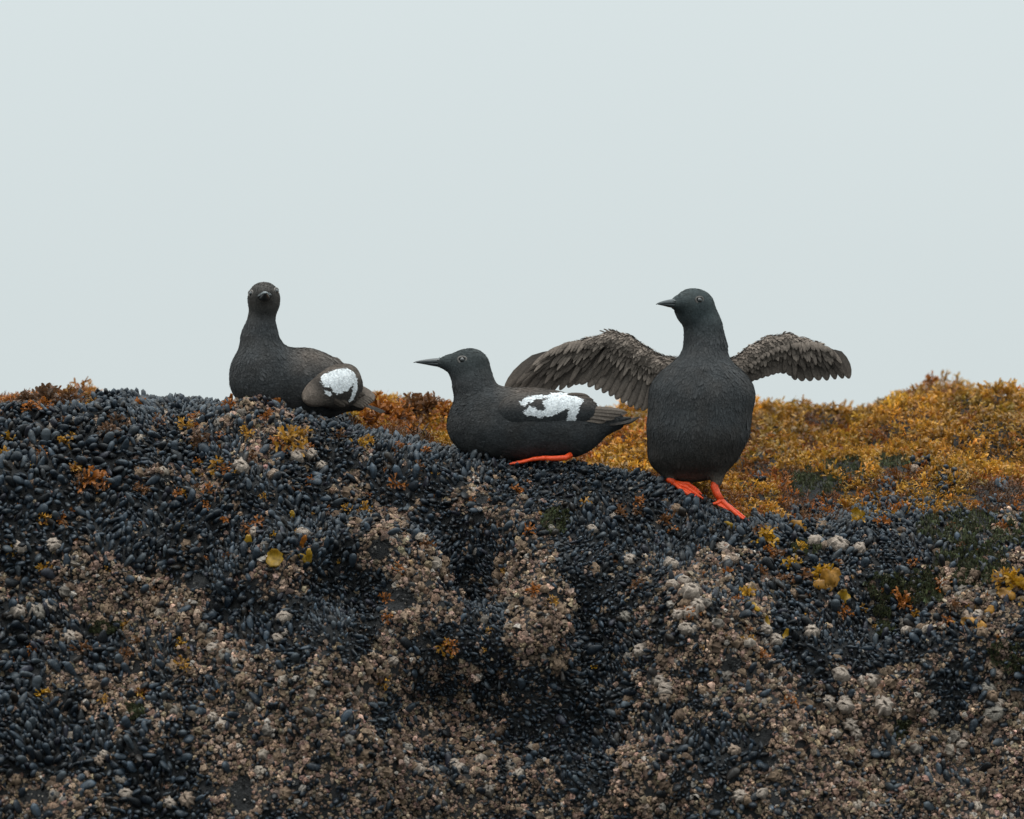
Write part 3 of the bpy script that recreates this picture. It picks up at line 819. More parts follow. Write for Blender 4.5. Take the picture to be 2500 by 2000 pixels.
# single tufts, blade by blade
def big_tuft(px, py, r, kind, label, dirx=0.0, lift_=0.0, depth=None):
    rg = np.random.default_rng(int(px * 3 + py))
    if depth is None: p, n = surf_at(px, py + r * .6)
    elif depth > 1:                       # on the mound's skyline: stand it on the surface there
        q_ = (GPX - px) ** 2 + ((YY - depth) * 400) ** 2
        j_, i_ = np.unravel_index(np.argmin(q_), q_.shape); p, n = G[j_, i_] + np.array([0, 0, .022]), np.array([0, -.3, .95])
    else: p, n = at(px, py + r * .6, depth), np.array([0, -.3, .95])
    p = p + n * 3 * S
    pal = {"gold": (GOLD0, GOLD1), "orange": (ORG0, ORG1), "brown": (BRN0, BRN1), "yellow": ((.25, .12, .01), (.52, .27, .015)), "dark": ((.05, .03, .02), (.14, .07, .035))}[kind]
    root = bpy.data.objects.new("rockweed_tuft", None); col.objects.link(root)
    root.empty_display_size = .01; root.location = p.tolist()
    nbl = 7 if r < 18 else 10 if r < 30 else 14
    for b in range(nbl):
        d0 = unit(n * .6 + rg.standard_normal(3) * .65 + np.array([dirx, -.25, .45]))
        bag = Bag()
        def grow(p, d, L, w, lev, forks):
            side = unit(np.cross(d, np.array([0, -1, 0]) + rg.standard_normal(3) * .6))
            bend = rg.standard_normal(3) * .7 + np.array([0, 0, -.2])
            pts = [p]; ws = [w * (.45 if lev == 0 else .8)]
            for k in range(1, 4):
                d = unit(d + bend / 4); p = p + d * L / 3; pts.append(p); ws.append(w * (1.0 if lev < forks else (1.15 if k == 2 else .9)))
            if lev == forks: pts.append(p + d * w * .8); ws.append(w * .3)
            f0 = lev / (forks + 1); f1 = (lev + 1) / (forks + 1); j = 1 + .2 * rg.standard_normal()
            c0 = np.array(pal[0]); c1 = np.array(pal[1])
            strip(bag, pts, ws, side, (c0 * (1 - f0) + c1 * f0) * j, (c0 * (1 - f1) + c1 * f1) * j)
            if lev < forks:
                for s_ in (-1, 1):
                    grow(p, unit(d + side * s_ * (.5 + .3 * rg.random()) + rg.standard_normal(3) * .12), L * .75, w * .95, lev + 1, forks)
        L = r * S * (.55 + .35 * rg.random())
        grow(np.zeros(3), d0, L * .75, r * S * .095, 0, 2 if r >= 14 else 1)
        o = link("blade", bag.mesh("blade", M_WEED, smooth=True), root)
    tag(root, label, "seaweed", "rockweed tufts among the mussels")
    return root

def kelp(px, py, w, h, ang, kind, label, lobes=1, depth=None):
    """one broad smooth blade (or a few) with thickness, rising off the rock"""
    rg = np.random.default_rng(int(px * 5 + py))
    p, n = surf_at(px, py)
    p = p + n * 9 * S + np.array([0, -.004, 0])
    c = {"yellow": (.42, .24, .015), "amber": (.44, .21, .03), "orange": (.45, .16, .02), "olive": (.22, .15, .03), "brown": (.15, .07, .03)}[kind]
    root = bpy.data.objects.new("kelp_blade", None); col.objects.link(root); root.location = p.tolist()
    for q in range(lobes):
        a = math.radians(ang + (q - (lobes - 1) / 2) * 52 + rg.standard_normal() * 6)
        u = np.array([math.sin(a), -.25 + .2 * rg.standard_normal(), math.cos(a)]); v = np.array([math.cos(a), .1 * rg.standard_normal(), -math.sin(a)])
        off = u * h * .38 * S if lobes > 1 else 0
        nu, nv = 9, 5
        V = []; C = []
        for i in range(nu):
            t = i / (nu - 1)
            ww = w * .5 * (math.sin(math.pi * (.06 + .88 * t ** .85)) ** .6)
            for jj in range(nv):
                s_ = (jj / (nv - 1) - .5) * 2
                q_ = off + u * (t - .5) * h * S + v * (s_ * ww * (1 + .12 * rg.standard_normal())) * S
                q_ = q_ + np.array([0, -1, 0]) * (math.sin(t * 4 + px) * .16 * h + .26 * w * s_ * s_ * math.cos(t * 5) + 1.0 * rg.standard_normal()) * S
                V.append(q_); C.append(np.array(c) * (.75 + .4 * t) * (1 + .05 * rg.standard_normal()))
        nn = len(V)
        V = V + [x + np.array([0, 1.6 * S, 0]) for x in V]; C = C + C
        Q = []
        for i in range(nu - 1):
            for jj in range(nv - 1):
                a0 = i * nv + jj
                Q.append((a0, a0 + 1, a0 + nv + 1, a0 + nv)); Q.append((nn + a0, nn + a0 + nv, nn + a0 + nv + 1, nn + a0 + 1))
        rim = [i * nv for i in range(nu)] + [(nu - 1) * nv + jj for jj in range(1, nv)] + [i * nv + nv - 1 for i in range(nu - 2, -1, -1)] + list(range(nv - 2, 0, -1))
        for i in range(len(rim)):
            a0, b0 = rim[i], rim[(i + 1) % len(rim)]
            Q.append((a0, b0, nn + b0, nn + a0))
        link("blade", mk_mesh("blade", V, Q, None, C, M_WEED), root)
    tag(root, label, "kelp blade", "broad smooth kelp blades")

TUFTS = [(350,985,20,"orange"),(220,1165,26,"orange"),(250,1160,18,"orange"),(195,1170,16,"brown"),(705,1058,32,"gold"),(735,1062,22,"gold"),(680,1070,20,"orange"),(530,1126,18,"gold"),(545,1140,14,"orange"),(486,1223,15,"orange"),
 (349,1182,17,"brown"),(438,1204,13,"orange"),(549,1262,14,"orange"),(122,1382,16,"gold"),(477,1008,14,"orange"),(456,1036,17,"gold"),(494,1066,24,"dark"),(326,1028,11,"gold"),(668,984,16,"orange"),(645,1010,15,"orange"),
 (833,1049,10,"gold"),(888,1072,18,"gold"),(880,1080,14,"yellow"),(786,1020,12,"orange"),(822,1035,9,"orange"),(560,985,15,"orange"),(970,1090,15,"orange"),(1005,1095,14,"orange"),(1040,1100,14,"orange"),(1085,1075,18,"gold"),
 (1065,1080,14,"yellow"),(2010,1400,26,"yellow"),(1930,1372,19,"yellow"),(1878,1308,27,"yellow"),(1860,1300,18,"brown"),(1826,1450,19,"yellow"),(2086,1272,18,"yellow"),(2071,1232,16,"gold"),(2227,1372,12,"orange"),
 (2193,1457,22,"orange"),(2210,1470,18,"orange"),(2479,1417,34,"yellow"),(2455,1400,24,"gold"),(1906,1350,18,"brown"),(1960,1400,22,"brown"),(303,1591,15,"brown"),(330,1570,12,"brown"),(358,1689,18,"brown"),(242,1699,13,"gold"),
 (73,1581,13,"orange"),(205,1588,19,"brown"),(435,1570,15,"yellow"),(10,1110,16,"gold"),(1434,1230,13,"gold"),(1508,1250,16,"brown"),(1290,1175,9,"orange"),(1630,1270,18,"brown"),(1640,1245,13,"brown"),(2150,1440,10,"orange"),
 (2300,1430,17,"orange"),(2330,1475,18,"brown"),(2280,1140,20,"gold"),(1706,1200,18,"brown"),(2150,1270,20,"orange"),(2195,1235,20,"orange"),(2020,1250,16,"orange"),(1850,1390,15,"brown"),(1822,1620,10,"brown"),(2350,1330,12,"brown"),
 (15,975,20,"orange"),(45,980,20,"orange"),(75,985,18,"orange"),(105,985,20,"orange"),(135,1420,10,"brown"),(470,1160,12,"gold"),(1700,1330,9,"orange"),(280,1030,22,"dark"),(262,1050,24,"dark"),(380,1440,12,"brown"),(170,1240,10,"orange")]
for (x, y, r, kd) in TUFTS:
    r = r * 1.25
    cn = {"gold": "golden", "orange": "orange", "brown": "brown", "yellow": "yellow amber", "dark": "dark olive brown"}[kd]
    sz_ = "bushy" if r >= 24 else "small" if r < 14 else "forked"
    big_tuft(x, y, r, kd, uniq([f"{sz_} {cn} rockweed tuft {where(x, y)}", f"{sz_} {cn} rockweed sprig with split tips {where(x, y)}", f"{sz_} curled {cn} rockweed tuft {where(x, y)}"]))
# extra sprigs scattered through the bed
rg_ = np.random.default_rng(5)
nsp = 0
while nsp < 150:
    x, y = rg_.random() * 2480 + 10, 1010 + rg_.random() ** 1.6 * 700
    lip = np.interp(x, [0, 600, 900, 1250, 1500, 1850, 2500], [1010, 1000, 1060, 1150, 1155, 1290, 1200])
    if y < lip + 15 or near_foot(np.array([x]), np.array([y]), 30)[0]: continue
    pr = .9 if (x < 900 and y < 1300) else .8 if (x > 1750 and y < 1600) else .22
    if rg_.random() > pr: continue
    kd = ["orange", "gold", "brown", "yellow"][int(rg_.choice(4, p=[.4, .25, .25, .1]))]
    cn = {"gold": "golden", "orange": "orange", "brown": "brown", "yellow": "yellow amber"}[kd]
    big_tuft(x, y, 9 + 12 * rg_.random() ** 1.5, kd, uniq([f"tiny {cn} rockweed sprig {where(x, y)}", f"tiny curled {cn} rockweed sprig {where(x, y)}", f"tiny frayed {cn} weed scrap {where(x, y)}"], (x, y)))
    nsp += 1
# wiry tufts on the skyline
for (x, y, r, kd, dp, lb) in [(112,962,42,"dark",.06,"wiry dark rockweed standing tallest on the left skyline"),(60,972,34,"dark",.07,"thin twiggy rockweed on the skyline at far left"),(170,970,34,"brown",.06,"upright brown rockweed at the right end of the left skyline weed"),
  (138,982,24,"brown",.06,"low brown rockweed between the two tall skyline tufts"),(915,985,44,"orange",.32,"ragged orange rockweed bush behind the left bird's tail"),(945,990,40,"orange",.34,"tall orange rockweed bush with pointed top behind the left bird"),
  (1010,985,40,"brown",.34,"spiky brown rockweed bush left of the sitting bird's breast"),(1050,985,42,"brown",.34,"dense brown rockweed bush nearest the sitting bird's breast"),(975,1005,34,"orange",.30,"low orange rockweed between the two skyline bushes"),
  (1085,1000,30,"orange",.32,"rockweed frond tucked against the sitting bird's breast"),(900,1020,34,"orange",.2,"spreading orange rockweed just under the left bird's tail"),(870,1030,26,"brown",.16,"low brown rockweed below the left bird's tail"),
  (2278,925,26,"orange",1.1,"orange rockweed spike on top of the mound at right"),(2010,958,24,"orange",1.1,"orange rockweed crown on the middle hump of the mound"),(2065,968,22,"orange",1.1,"thin orange rockweed sprig on the mound skyline")]:
    big_tuft(x, y, r, kd, lb, depth=dp)
for (x, y, w, h, a, kd, lb, lo) in [(668,1364,38,44,0,"yellow","largest broad yellow kelp blade on the dark mussels",1),(608,1328,20,36,8,"yellow","small upright yellow kelp blade left of the largest one",1),
  (746,1366,16,36,-25,"yellow","tilted yellow kelp blade right of the largest one",2),(733,1330,14,34,20,"orange","translucent orange blade hanging from a barnacle",1),(709,1262,12,20,0,"yellow","tiny yellow kelp blade above the yellow trio",1),
  (556,972,14,46,8,"orange","upright orange kelp strap at the left bird's breast",1),(688,962,15,34,3,"orange","bright orange strap blade against the left bird's belly",1),(1941,1287,22,42,85,"amber","flat amber kelp blade lying beside the stepping foot",1),
  (2030,1438,30,50,-30,"amber","glossy amber rosette of wide rounded kelp lobes",3),(2050,1462,34,34,140,"yellow","rounded golden kelp lobe hanging under the rosette",1),(2010,1412,16,34,-20,"yellow","thin yellow kelp lobe at the top of the rosette",1),
  (2378,1532,30,60,100,"amber","curled amber kelp blade cupping two pale barnacles",1),(2395,1560,14,36,165,"amber","narrow amber kelp tail hanging below the curled blade",1),(2412,1500,22,34,25,"amber","raised amber kelp lobe right of the two pale barnacles",1),
  (1918,1561,14,36,15,"yellow","lone yellow kelp blade stuck to a ribbed barnacle",1),(1875,1519,10,30,-10,"yellow","slim yellow blade in the dark mussels below the weed string",1),(1838,1484,16,38,120,"yellow","drooping yellow kelp lobe under the small yellow tuft",1),
  (2088,1275,24,32,30,"yellow","lobed yellow kelp blade in the middle of the right side",2),(2071,1240,13,40,-40,"orange","long orange strap blade pointing down right",1),(2150,1690,14,50,10,"brown","brown strap hanging beside the ridge of ribbed barnacles",1),
  (1776,1292,12,34,-50,"yellow","narrow yellow blade under the stepping foot",1),(1895,1305,14,40,60,"amber","wide amber blade under the stepping toes",1),(497,1068,20,34,180,"brown","pale brown drooping kelp fan on the upper left",3),
  (2455,1460,26,44,100,"amber","pale amber kelp strap at the right edge",1),(1036,1070,10,26,0,"yellow","knobby yellow blade beside the sitting bird's breast",1)]:
    kelp(x, y, w, h, a, kd, lb, lo)

# ------------------------------------------------------------------ birds
def surface_nets(F, org, h):
    F = F.astype(np.float32); s = F < 0
    nx, ny, nz = F.shape
    sh = (nx - 1, ny - 1, nz - 1)
    acc = np.zeros(sh + (3,), np.float32); cnt = np.zeros(sh, np.float32)
    cs = [(i, j, k) for i in (0, 1) for j in (0, 1) for k in (0, 1)]
    def sl(A, c): return A[c[0]:c[0] + sh[0], c[1]:c[1] + sh[1], c[2]:c[2] + sh[2]]
    for a in cs:
        for d in range(3):
            if a[d] == 0:
                b = list(a); b[d] = 1
                fa, fb = sl(F, a), sl(F, b)
                x = sl(s, a) != sl(s, b)
                t = np.where(x, fa / np.where(x, fa - fb, 1), 0)
                for e in range(3):
                    acc[..., e] += np.where(x, a[e] + (t if e == d else 0), 0)
                cnt += x
    act = cnt > 0
    idx = np.full(sh, -1, int); idx[act] = np.arange(act.sum())
    cells = np.argwhere(act)
    V = (cells + acc[act] / cnt[act][:, None]) * h + org
    Q = []
    for d in range(3):
        e1, e2 = (d + 1) % 3, (d + 2) % 3
        a = [slice(1, -1)] * 3; b = [slice(1, -1)] * 3
        a[d] = slice(0, -1); b[d] = slice(1, None)
        sa, sb = s[tuple(a)], s[tuple(b)]
        pos = np.argwhere(sa != sb)
        sgn = sa[tuple(pos.T)]
        g = pos.copy(); g[:, e1] += 1; g[:, e2] += 1
        def cell(o1, o2):
            q = g.copy(); q[:, e1] -= o1; q[:, e2] -= o2
            return idx[tuple(q.T)]
        q = np.stack([cell(1, 1), cell(0, 1), cell(0, 0), cell(1, 0)], -1)
        q[~sgn] = q[~sgn][:, ::-1]
        Q.append(q)
    Q = np.concatenate(Q)
    return V, Q[(Q >= 0).all(1)]

def lap(V, Q, n=3, f=.5):
    E = np.concatenate([Q[:, [0, 1]], Q[:, [1, 2]], Q[:, [2, 3]], Q[:, [3, 0]]]); E = np.concatenate([E, E[:, ::-1]])
    c = np.bincount(E[:, 0], minlength=len(V))[:, None]
    for _ in range(n):
        m = np.stack([np.bincount(E[:, 0], V[E[:, 1], k], len(V)) for k in range(3)], -1) / np.maximum(c, 1)
        V = V + (m - V) * f
    return V

def vnormals(V, Q):
    fn = np.cross(V[Q[:, 2]] - V[Q[:, 0]], V[Q[:, 3]] - V[Q[:, 1]])
    n = np.zeros_like(V)
    for k in range(4):
        for d in range(3): n[:, d] += np.bincount(Q[:, k], fn[:, d], len(V))
    return unit(n)

# primitives live in bird space: x = photo px right, y = depth px (away), z = -photo py (up)
def ell(cx, cy, cd, rx, ry, rd, ang=0, k=14, yaw=0):
    """ellipsoid; ang turns it clockwise in the picture, yaw turns it about the vertical"""
    a = math.radians(-ang); c, s = math.cos(a), math.sin(a)
    R = np.array([[c, 0, s], [0, 1, 0], [-s, 0, c]]).T          # rows = local axes
    y = math.radians(yaw); Ry = np.array([[math.cos(y), math.sin(y), 0], [-math.sin(y), math.cos(y), 0], [0, 0, 1]])
    return ('E', np.array([cx, cd, -cy], float), Ry @ R.T if False else R @ Ry, np.array([rx, rd, ry], float), k)
def con(ax, ay, ad, ra, bx, by, bd, rb, k=14):
    return ('C', np.array([ax, ad, -ay], float), ra, np.array([bx, bd, -by], float), rb, k)

def sdf(P, prims):
    D = None
    for p in prims:
        if p[0] == 'E':
            q = (P - p[1]) @ p[2].T
            k0 = np.linalg.norm(q / p[3], axis=-1); k1 = np.linalg.norm(q / p[3] ** 2, axis=-1)
            d = k0 * (k0 - 1) / np.maximum(k1, 1e-6); k = p[4]
        else:
            a, ra, b, rb, k = p[1:]
            ab = b - a; t = np.clip(((P - a) @ ab) / (ab @ ab), 0, 1)
            d = np.linalg.norm(P - a - t[..., None] * ab, axis=-1) - (ra + (rb - ra) * t)
        if D is None: D = d
        else:
            h = np.clip(.5 + .5 * (D - d) / k, 0, 1)
            D = D * (1 - h) + d * h - k * h * (1 - h)
    return D

def blob(prims, h=2.6, smooth=3):
    lo = np.full(3, 1e9); hi = -lo
    for p in prims:
        if p[0] == 'E': r = p[3].max(); lo = np.minimum(lo, p[1] - r); hi = np.maximum(hi, p[1] + r)
        else:
            for c, r in ((p[1], p[2]), (p[3], p[4])): lo = np.minimum(lo, c - r); hi = np.maximum(hi, c + r)
    lo -= 8; hi += 8
    ax = [np.arange(lo[d], hi[d] + h, h) for d in range(3)]
    Gd = np.stack(np.meshgrid(*ax, indexing='ij'), -1)
    F = np.stack([sdf(Gd[i], prims) for i in range(len(ax[0]))])
    V, Q = surface_nets(F, lo, h)
    V = lap(V, Q, smooth)
    return V, Q

def head_prims(H, f, roll=0.0, sc=1.0, k=12):
    """skull, cheeks and tapering face in a head frame (f forward, s side, u up)"""
    f = unit(np.array(f, float)); s = unit(np.cross(f, [0, 0, 1])); u = np.cross(s, f)
    c, q = math.cos(roll), math.sin(roll)
    s, u = s * c + u * q, u * c - s * q
    M = np.stack([f, s, u])            # rows
    L = lambda a, b, w=0: H + (f * a + u * b + s * w) * sc
    E = lambda a, b, r, k=12: ('E', L(a, b), M, np.array(r, float) * sc, k)
    C = lambda a0, b0, r0, a1, b1, r1, k=14: ('C', L(a0, b0), r0 * sc, L(a1, b1), r1 * sc, k)
    pr = [E(0, 2, (47, 41, 39.5)), E(2, -14, (43, 34, 36), 14), C(18, 4, 28, 46, 8, 18, 14), C(44, 8, 18, 66, 8, 12.5, 12)]
    return pr, L, M

def pol(px, py, poly):
    poly = np.array(poly, float); ins = np.zeros(px.shape, bool); j = len(poly) - 1
    for i in range(len(poly)):
        xi, yi = poly[i]; xj, yj = poly[j]
        c = ((yi > py) != (yj > py)) & (px < (xj - xi) * (py - yi) / (yj - yi + 1e-9) + xi)
        ins ^= c; j = i
    return ins

class Bird:
    def __init__(s, name_label, ax, ay, Y):
        s.A = at(ax, ay, Y); s.ax, s.ay = ax, ay
        s.sc = S * (CAMD + Y) / CAMD
        s.root = bpy.data.objects.new("guillemot", None); col.objects.link(s.root)
        s.root.location = s.A.tolist(); s.root.empty_display_size = .05
        tag(s.root, name_label, "bird")
    def W(s, P):
        """bird space to root-local metres"""
        P = np.asarray(P, float)
        return np.stack([(P[..., 0] - s.ax), P[..., 1], P[..., 2] + s.ay], -1) * s.sc
    def add(s, name, V, Q, T, C, mat, parent=None, smooth=True, label=None, kind=None):
        o = link(name, mk_mesh(name, s.W(V), Q, T, C, mat, smooth), parent or s.root)
        if label: o["label"] = label
        if kind: o["kind"] = kind
        return o
    def body(s, name, prims, colf, flow, n, ln, wd, h=3.3, parent=None, lift=.22, label=None, var=.22, skip=None, long_=0):
        V, Q = blob(prims, h)
        N = vnormals(V, Q)
        C = colf(V, N)
        o = s.add(name, V, Q, None, C, M_PLUME, parent, label=label)
        # small contour feathers lying on the skin
        a = V[Q]; ar = np.linalg.norm(np.cross(a[:, 2] - a[:, 0], a[:, 3] - a[:, 1]), axis=-1)
        cum = np.cumsum(ar); f = np.searchsorted(cum, RNG.random(n) * cum[-1])
        w = RNG.random((n, 4)); w /= w.sum(1, keepdims=True)
        P = (a[f] * w[..., None]).sum(1); Nn = unit((N[Q[f]] * w[..., None]).sum(1))
        if skip is not None:
            kp = ~skip(P); P, Nn = P[kp], Nn[kp]
        n = len(P)
        fl = flow(P); fl = unit(fl + RNG.standard_normal((n, 3)) * .22); fl = unit(fl - (fl * Nn).sum(-1, keepdims=True) * Nn)
        sd = np.cross(Nn, fl)
        l = ln(P) * (.6 + .8 * RNG.random(n)) if callable(ln) else ln * (.6 + .8 * RNG.random(n))
        wv = wd(P) * (.7 + .6 * RNG.random(n)) if callable(wd) else wd * (.7 + .6 * RNG.random(n))
        if long_:                                   # a few longer, looser feathers
            q_ = RNG.random(n) < long_; q_ &= -P[:, 2] > 830
            l = np.where(q_, l * 2.3, l); wv = np.where(q_, wv * 1.6, wv)
        l = l[:, None]; wv = wv[:, None]
        r0 = P - Nn * .6 - fl * l * .5
        tp = P + fl * l * .5 + Nn * l * lift * (.4 + .9 * RNG.random((n, 1)))
        md = (r0 + tp) * .5 + Nn * .5
        md2 = r0 * .22 + tp * .78 + Nn * .4
        VV = np.stack([r0, md + sd * wv, md2 + sd * wv * .8, tp, md2 - sd * wv * .8, md - sd * wv], 1)
        b = (np.arange(n) * 6)[:, None]
        QQ = np.concatenate([b + np.array([0, 1, 2, 3]), b + np.array([0, 3, 4, 5])])[:, ::-1]
        CC = colf(P, Nn) * np.exp(RNG.standard_normal((n, 1)) * var * .7)
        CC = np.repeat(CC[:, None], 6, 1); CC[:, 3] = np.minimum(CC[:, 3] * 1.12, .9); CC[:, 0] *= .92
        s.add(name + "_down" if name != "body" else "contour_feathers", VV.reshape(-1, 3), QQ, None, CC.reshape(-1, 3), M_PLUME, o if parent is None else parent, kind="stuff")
        return o
    def loft(s, name, path, mat, C, parent=None, na=14, up=(0, 0, 1), label=None):
        """tube: path = [(point3, half width side, half height up, half height down)]"""
        P = np.array([p[0] for p in path], float); n = len(P)
        T = unit(np.gradient(P, axis=0)); V = []
        for k in range(n):
            sd = unit(np.cross(T[k], up)); u = np.cross(sd, T[k])
            for a in range(na):
                ph = 2 * math.pi * a / na
                hh = path[k][2] if math.sin(ph) > 0 else path[k][3]
                V.append(P[k] + sd * math.cos(ph) * path[k][1] + u * math.sin(ph) * hh)
        V += [P[0], P[-1]]
        Q = [(k * na + a, k * na + (a + 1) % na, (k + 1) * na + (a + 1) % na, (k + 1) * na + a) for k in range(n - 1) for a in range(na)]
        Tt = [(n * na, (a + 1) % na, a) for a in range(na)] + [(n * na + 1, (n - 1) * na + a, (n - 1) * na + (a + 1) % na) for a in range(na)]
        C = np.asarray(C, float)
        CC = np.broadcast_to(C, (len(V), 3)) if C.ndim == 1 else np.concatenate([np.repeat(C, na, 0), C[:1], C[-1:]])
        return s.add(name, V, Q, Tt, CC, mat, parent, label=label)
    def feather(s, base, tip, w, bend=(0, 0, 0), nrm=(0, -1, 0), c0=(.05, .045, .04), c1=None, name="feather", parent=None, cup=1.5, label=None, roundt=.75):
        base = np.array(base, float); tip = np.array(tip, float); bend = np.array(bend, float); nrm = unit(nrm)
        ts = np.array([0, .12, .3, .5, .68, .82, .92, .98, 1.0]); V = []; C = []
        c0 = np.array(c0); c1 = c0 if c1 is None else np.array(c1)
        for t in ts:
            c = base + (tip - base) * t + bend * 4 * t * (1 - t)
            d = unit((tip - base) + bend * 4 * (1 - 2 * t)); sd = unit(np.cross(d, nrm)); n_ = np.cross(sd, d)
            ww = w * min(1, .35 + 2.2 * t) * math.sqrt(max(0.02, 1 - max(0, (t - roundt) / (1 - roundt)) ** 2))
            for q, off in ((-1, 0), (-.5, .7), (0, 1.15), (.12, .7), (.55, .5), (1, -.2)):
                V.append(c + sd * q * ww + n_ * off * cup)
                cc = c0 * (1 - t) + c1 * t
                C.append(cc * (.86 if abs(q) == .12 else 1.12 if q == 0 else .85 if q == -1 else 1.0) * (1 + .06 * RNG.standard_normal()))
        m = 6; Q = [(k * m + a, k * m + a + 1, (k + 1) * m + a + 1, (k + 1) * m + a) for k in range(len(ts) - 1) for a in range(m - 1)]
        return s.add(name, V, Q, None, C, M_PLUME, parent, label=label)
    def head_parts(s, L, M, sc, prims, eyes=(1, -1), pale=.16, ef=17, et=.30, bw=1.0, bcol=1.0, bz=0):
        f, sd, u = M
        # beak: upper and lower mandible
        up_path = []; lo_path = []
        top = [(56, 9, 13, 9), (64, 9, 11.5, 11.5), (76, 9, 8, 11), (90, 9.2, 6.6, 9.8), (104, 10, 5.2, 7.4), (118, 10.6, 3.7, 4.6), (128, 10.5, 2.3, 2.4), (134, 9.5, .7, .8)]
        for a, b, w, hgt in top: up_path.append((L(a, b + bz), bw * w * sc, hgt * sc, .8 * sc))
        bot = [(54, 6.5, 10.5, 9), (64, 6.8, 9, 9.5), (76, 7.2, 7.6, 8.5), (90, 7.8, 6.2, 6.6), (104, 8.8, 4.8, 4.5), (118, 9.6, 3.2, 2.6), (127, 9.9, 1.6, 1.2)]
        for a, b, w, hgt in bot: lo_path.append((L(a, b + bz), bw * w * sc, .8 * sc, hgt * sc))
        bk = s.loft("upper_mandible", up_path, M_BEAK, np.array((.055, .062, .065)) * bcol, up=u)
        s.loft("lower_mandible", lo_path, M_BEAK, (.030, .035, .037), up=u)
        for e in (1, -1):                                     # nostril slits
            s.loft("nostril", [(L(a, 14.5 + bz, e * w * bw), .8 * sc, 1.1 * sc, 1.1 * sc) for a, w in ((66, 8.3), (71, 8.6), (77, 7.3))], M_EYE, (.004, .004, .004), parent=bk, na=6, up=u)
        for e in eyes:
            d = unit(-sd * e - f * et); o = L(ef, 13, e * 34) - d * 40
            t = 0.0
            for _ in range(60):
                dd = float(sdf((o + d * t)[None], prims)[0])
                if dd < .15: break
                t += dd * .9
            p = o + d * t
            r = 7.2 * sc
            ctr = p + d * r * .45
            e1 = unit(np.cross(u, d)); e2 = np.cross(d, e1)
            V = []; na, nb = 16, 10
            for i in range(nb + 1):
                th = math.pi * i / nb
                for a in range(na):
                    ph = 2 * math.pi * a / na
                    V.append(ctr + r * (math.cos(th) * -d + math.sin(th) * (math.cos(ph) * e1 + math.sin(ph) * e2)))
            Q = [(i * na + a, i * na + (a + 1) % na, (i + 1) * na + (a + 1) % na, (i + 1) * na + a) for i in range(nb) for a in range(na)]
            C = np.full((len(V), 3), .006); 
            eye = s.add("eye", V, Q, None, C, M_EYE)
            V = []; ma, mb = 28, 8
            for a in range(ma):
                ph = 2 * math.pi * a / ma
                rd = math.cos(ph) * e1 * 1.38 + math.sin(ph) * e2 * 1.12
                R0 = r * (1.02 + .06 * math.sin(3 * ph)); c = p + rd * R0 + d * 1.0 * sc
                for b in range(mb):
                    q = 2 * math.pi * b / mb
                    V.append(c + (unit(rd) * math.cos(q) * 2.3 + -d * math.sin(q) * 1.8) * sc)
            Q = [(a * mb + b, a * mb + (b + 1) % mb, ((a + 1) % ma) * mb + (b + 1) % mb, ((a + 1) % ma) * mb + b) for a in range(ma) for b in range(mb)]
            s.add("eye_ring", V, Q, None, np.full((len(V), 3), pale) * np.array([1.1, 1, .93]), M_PLUME, eye)
    def foot(s, leg, toes, r=8, web=True):
        """leg: list of (x,y,d,r); toes: list of lists of points"""
        P = [(np.array([x, d, -y], float), rr, rr, rr) for x, y, d, rr in leg]
        red = (.82, .078, .014)
        lo = s.loft("leg", P, M_SKIN, red, na=12, up=(0, -1, .1))
        ank = P[-1][0]
        V = []; Q = []; C = []; b = Bag()
        tp = []
        for t in toes:
            pts = [ank] + [np.array([x, d, -y], float) for x, y, d in t]
            fine_ = []
            for i in range(len(pts) - 1):
                for q in range(4): fine_.append(pts[i] * (1 - q / 4) + pts[i + 1] * q / 4)
            fine_.append(pts[-1]); tp.append(fine_)
        fo = None
        b = Bag()
        for fp in tp:
            n = len(fp); na = 8; T_ = unit(np.gradient(np.array(fp), axis=0)); VV = []
            for k in range(n):
                rr = r * (.72 - .42 * k / (n - 1)) * (1 + .12 * math.sin(k * 2.1))
                sd = unit(np.cross(T_[k], (0, -.5, 1))); u = np.cross(sd, T_[k])
                for a in range(na):
                    ph = 2 * math.pi * a / na; VV.append(fp[k] + (sd * math.cos(ph) + u * math.sin(ph)) * rr)
            VV.append(fp[-1] + T_[-1] * r * .25); 
            QQ = [(k * na + a, k * na + (a + 1) % na, (k + 1) * na + (a + 1) % na, (k + 1) * na + a) for k in range(n - 1) for a in range(na)]
            TT = [(n * na, (n - 1) * na + a, (n - 1) * na + (a + 1) % na) for a in range(na)]
            b.add(VV, QQ, TT, red)
        if web:
            for i in range(len(tp) - 1):
                A_, B_ = tp[i], tp[i + 1]; n = len(A_); rows = []
                for k in range(n - 2):
                    row = []
                    for q in range(6):
                        t = q / 5; pt = A_[k] * (1 - t) + B_[k] * t + np.array([0, 0, -1.0]) * math.sin(math.pi * t) * 1.5
                        row.append(pt)
                    rows.append(row)
                VV = [p + np.array([0, -.5, .8]) for r_w in rows for p in r_w] + [p + np.array([0, .5, -.8]) for r_w in rows for p in r_w]
                m = 6; K = len(rows) * m; QQ = []
                for k in range(len(rows) - 1):
                    for a in range(m - 1):
                        QQ.append((k * m + a, k * m + a + 1, (k + 1) * m + a + 1, (k + 1) * m + a)); QQ.append((K + k * m + a, K + (k + 1) * m + a, K + (k + 1) * m + a + 1, K + k * m + a + 1))
                b.add(VV, QQ, None, (.82, .085, .02))
        V, Q, T, C = b.arrays()
        fo = s.add("foot", V, Q, T, C, M_SKIN)
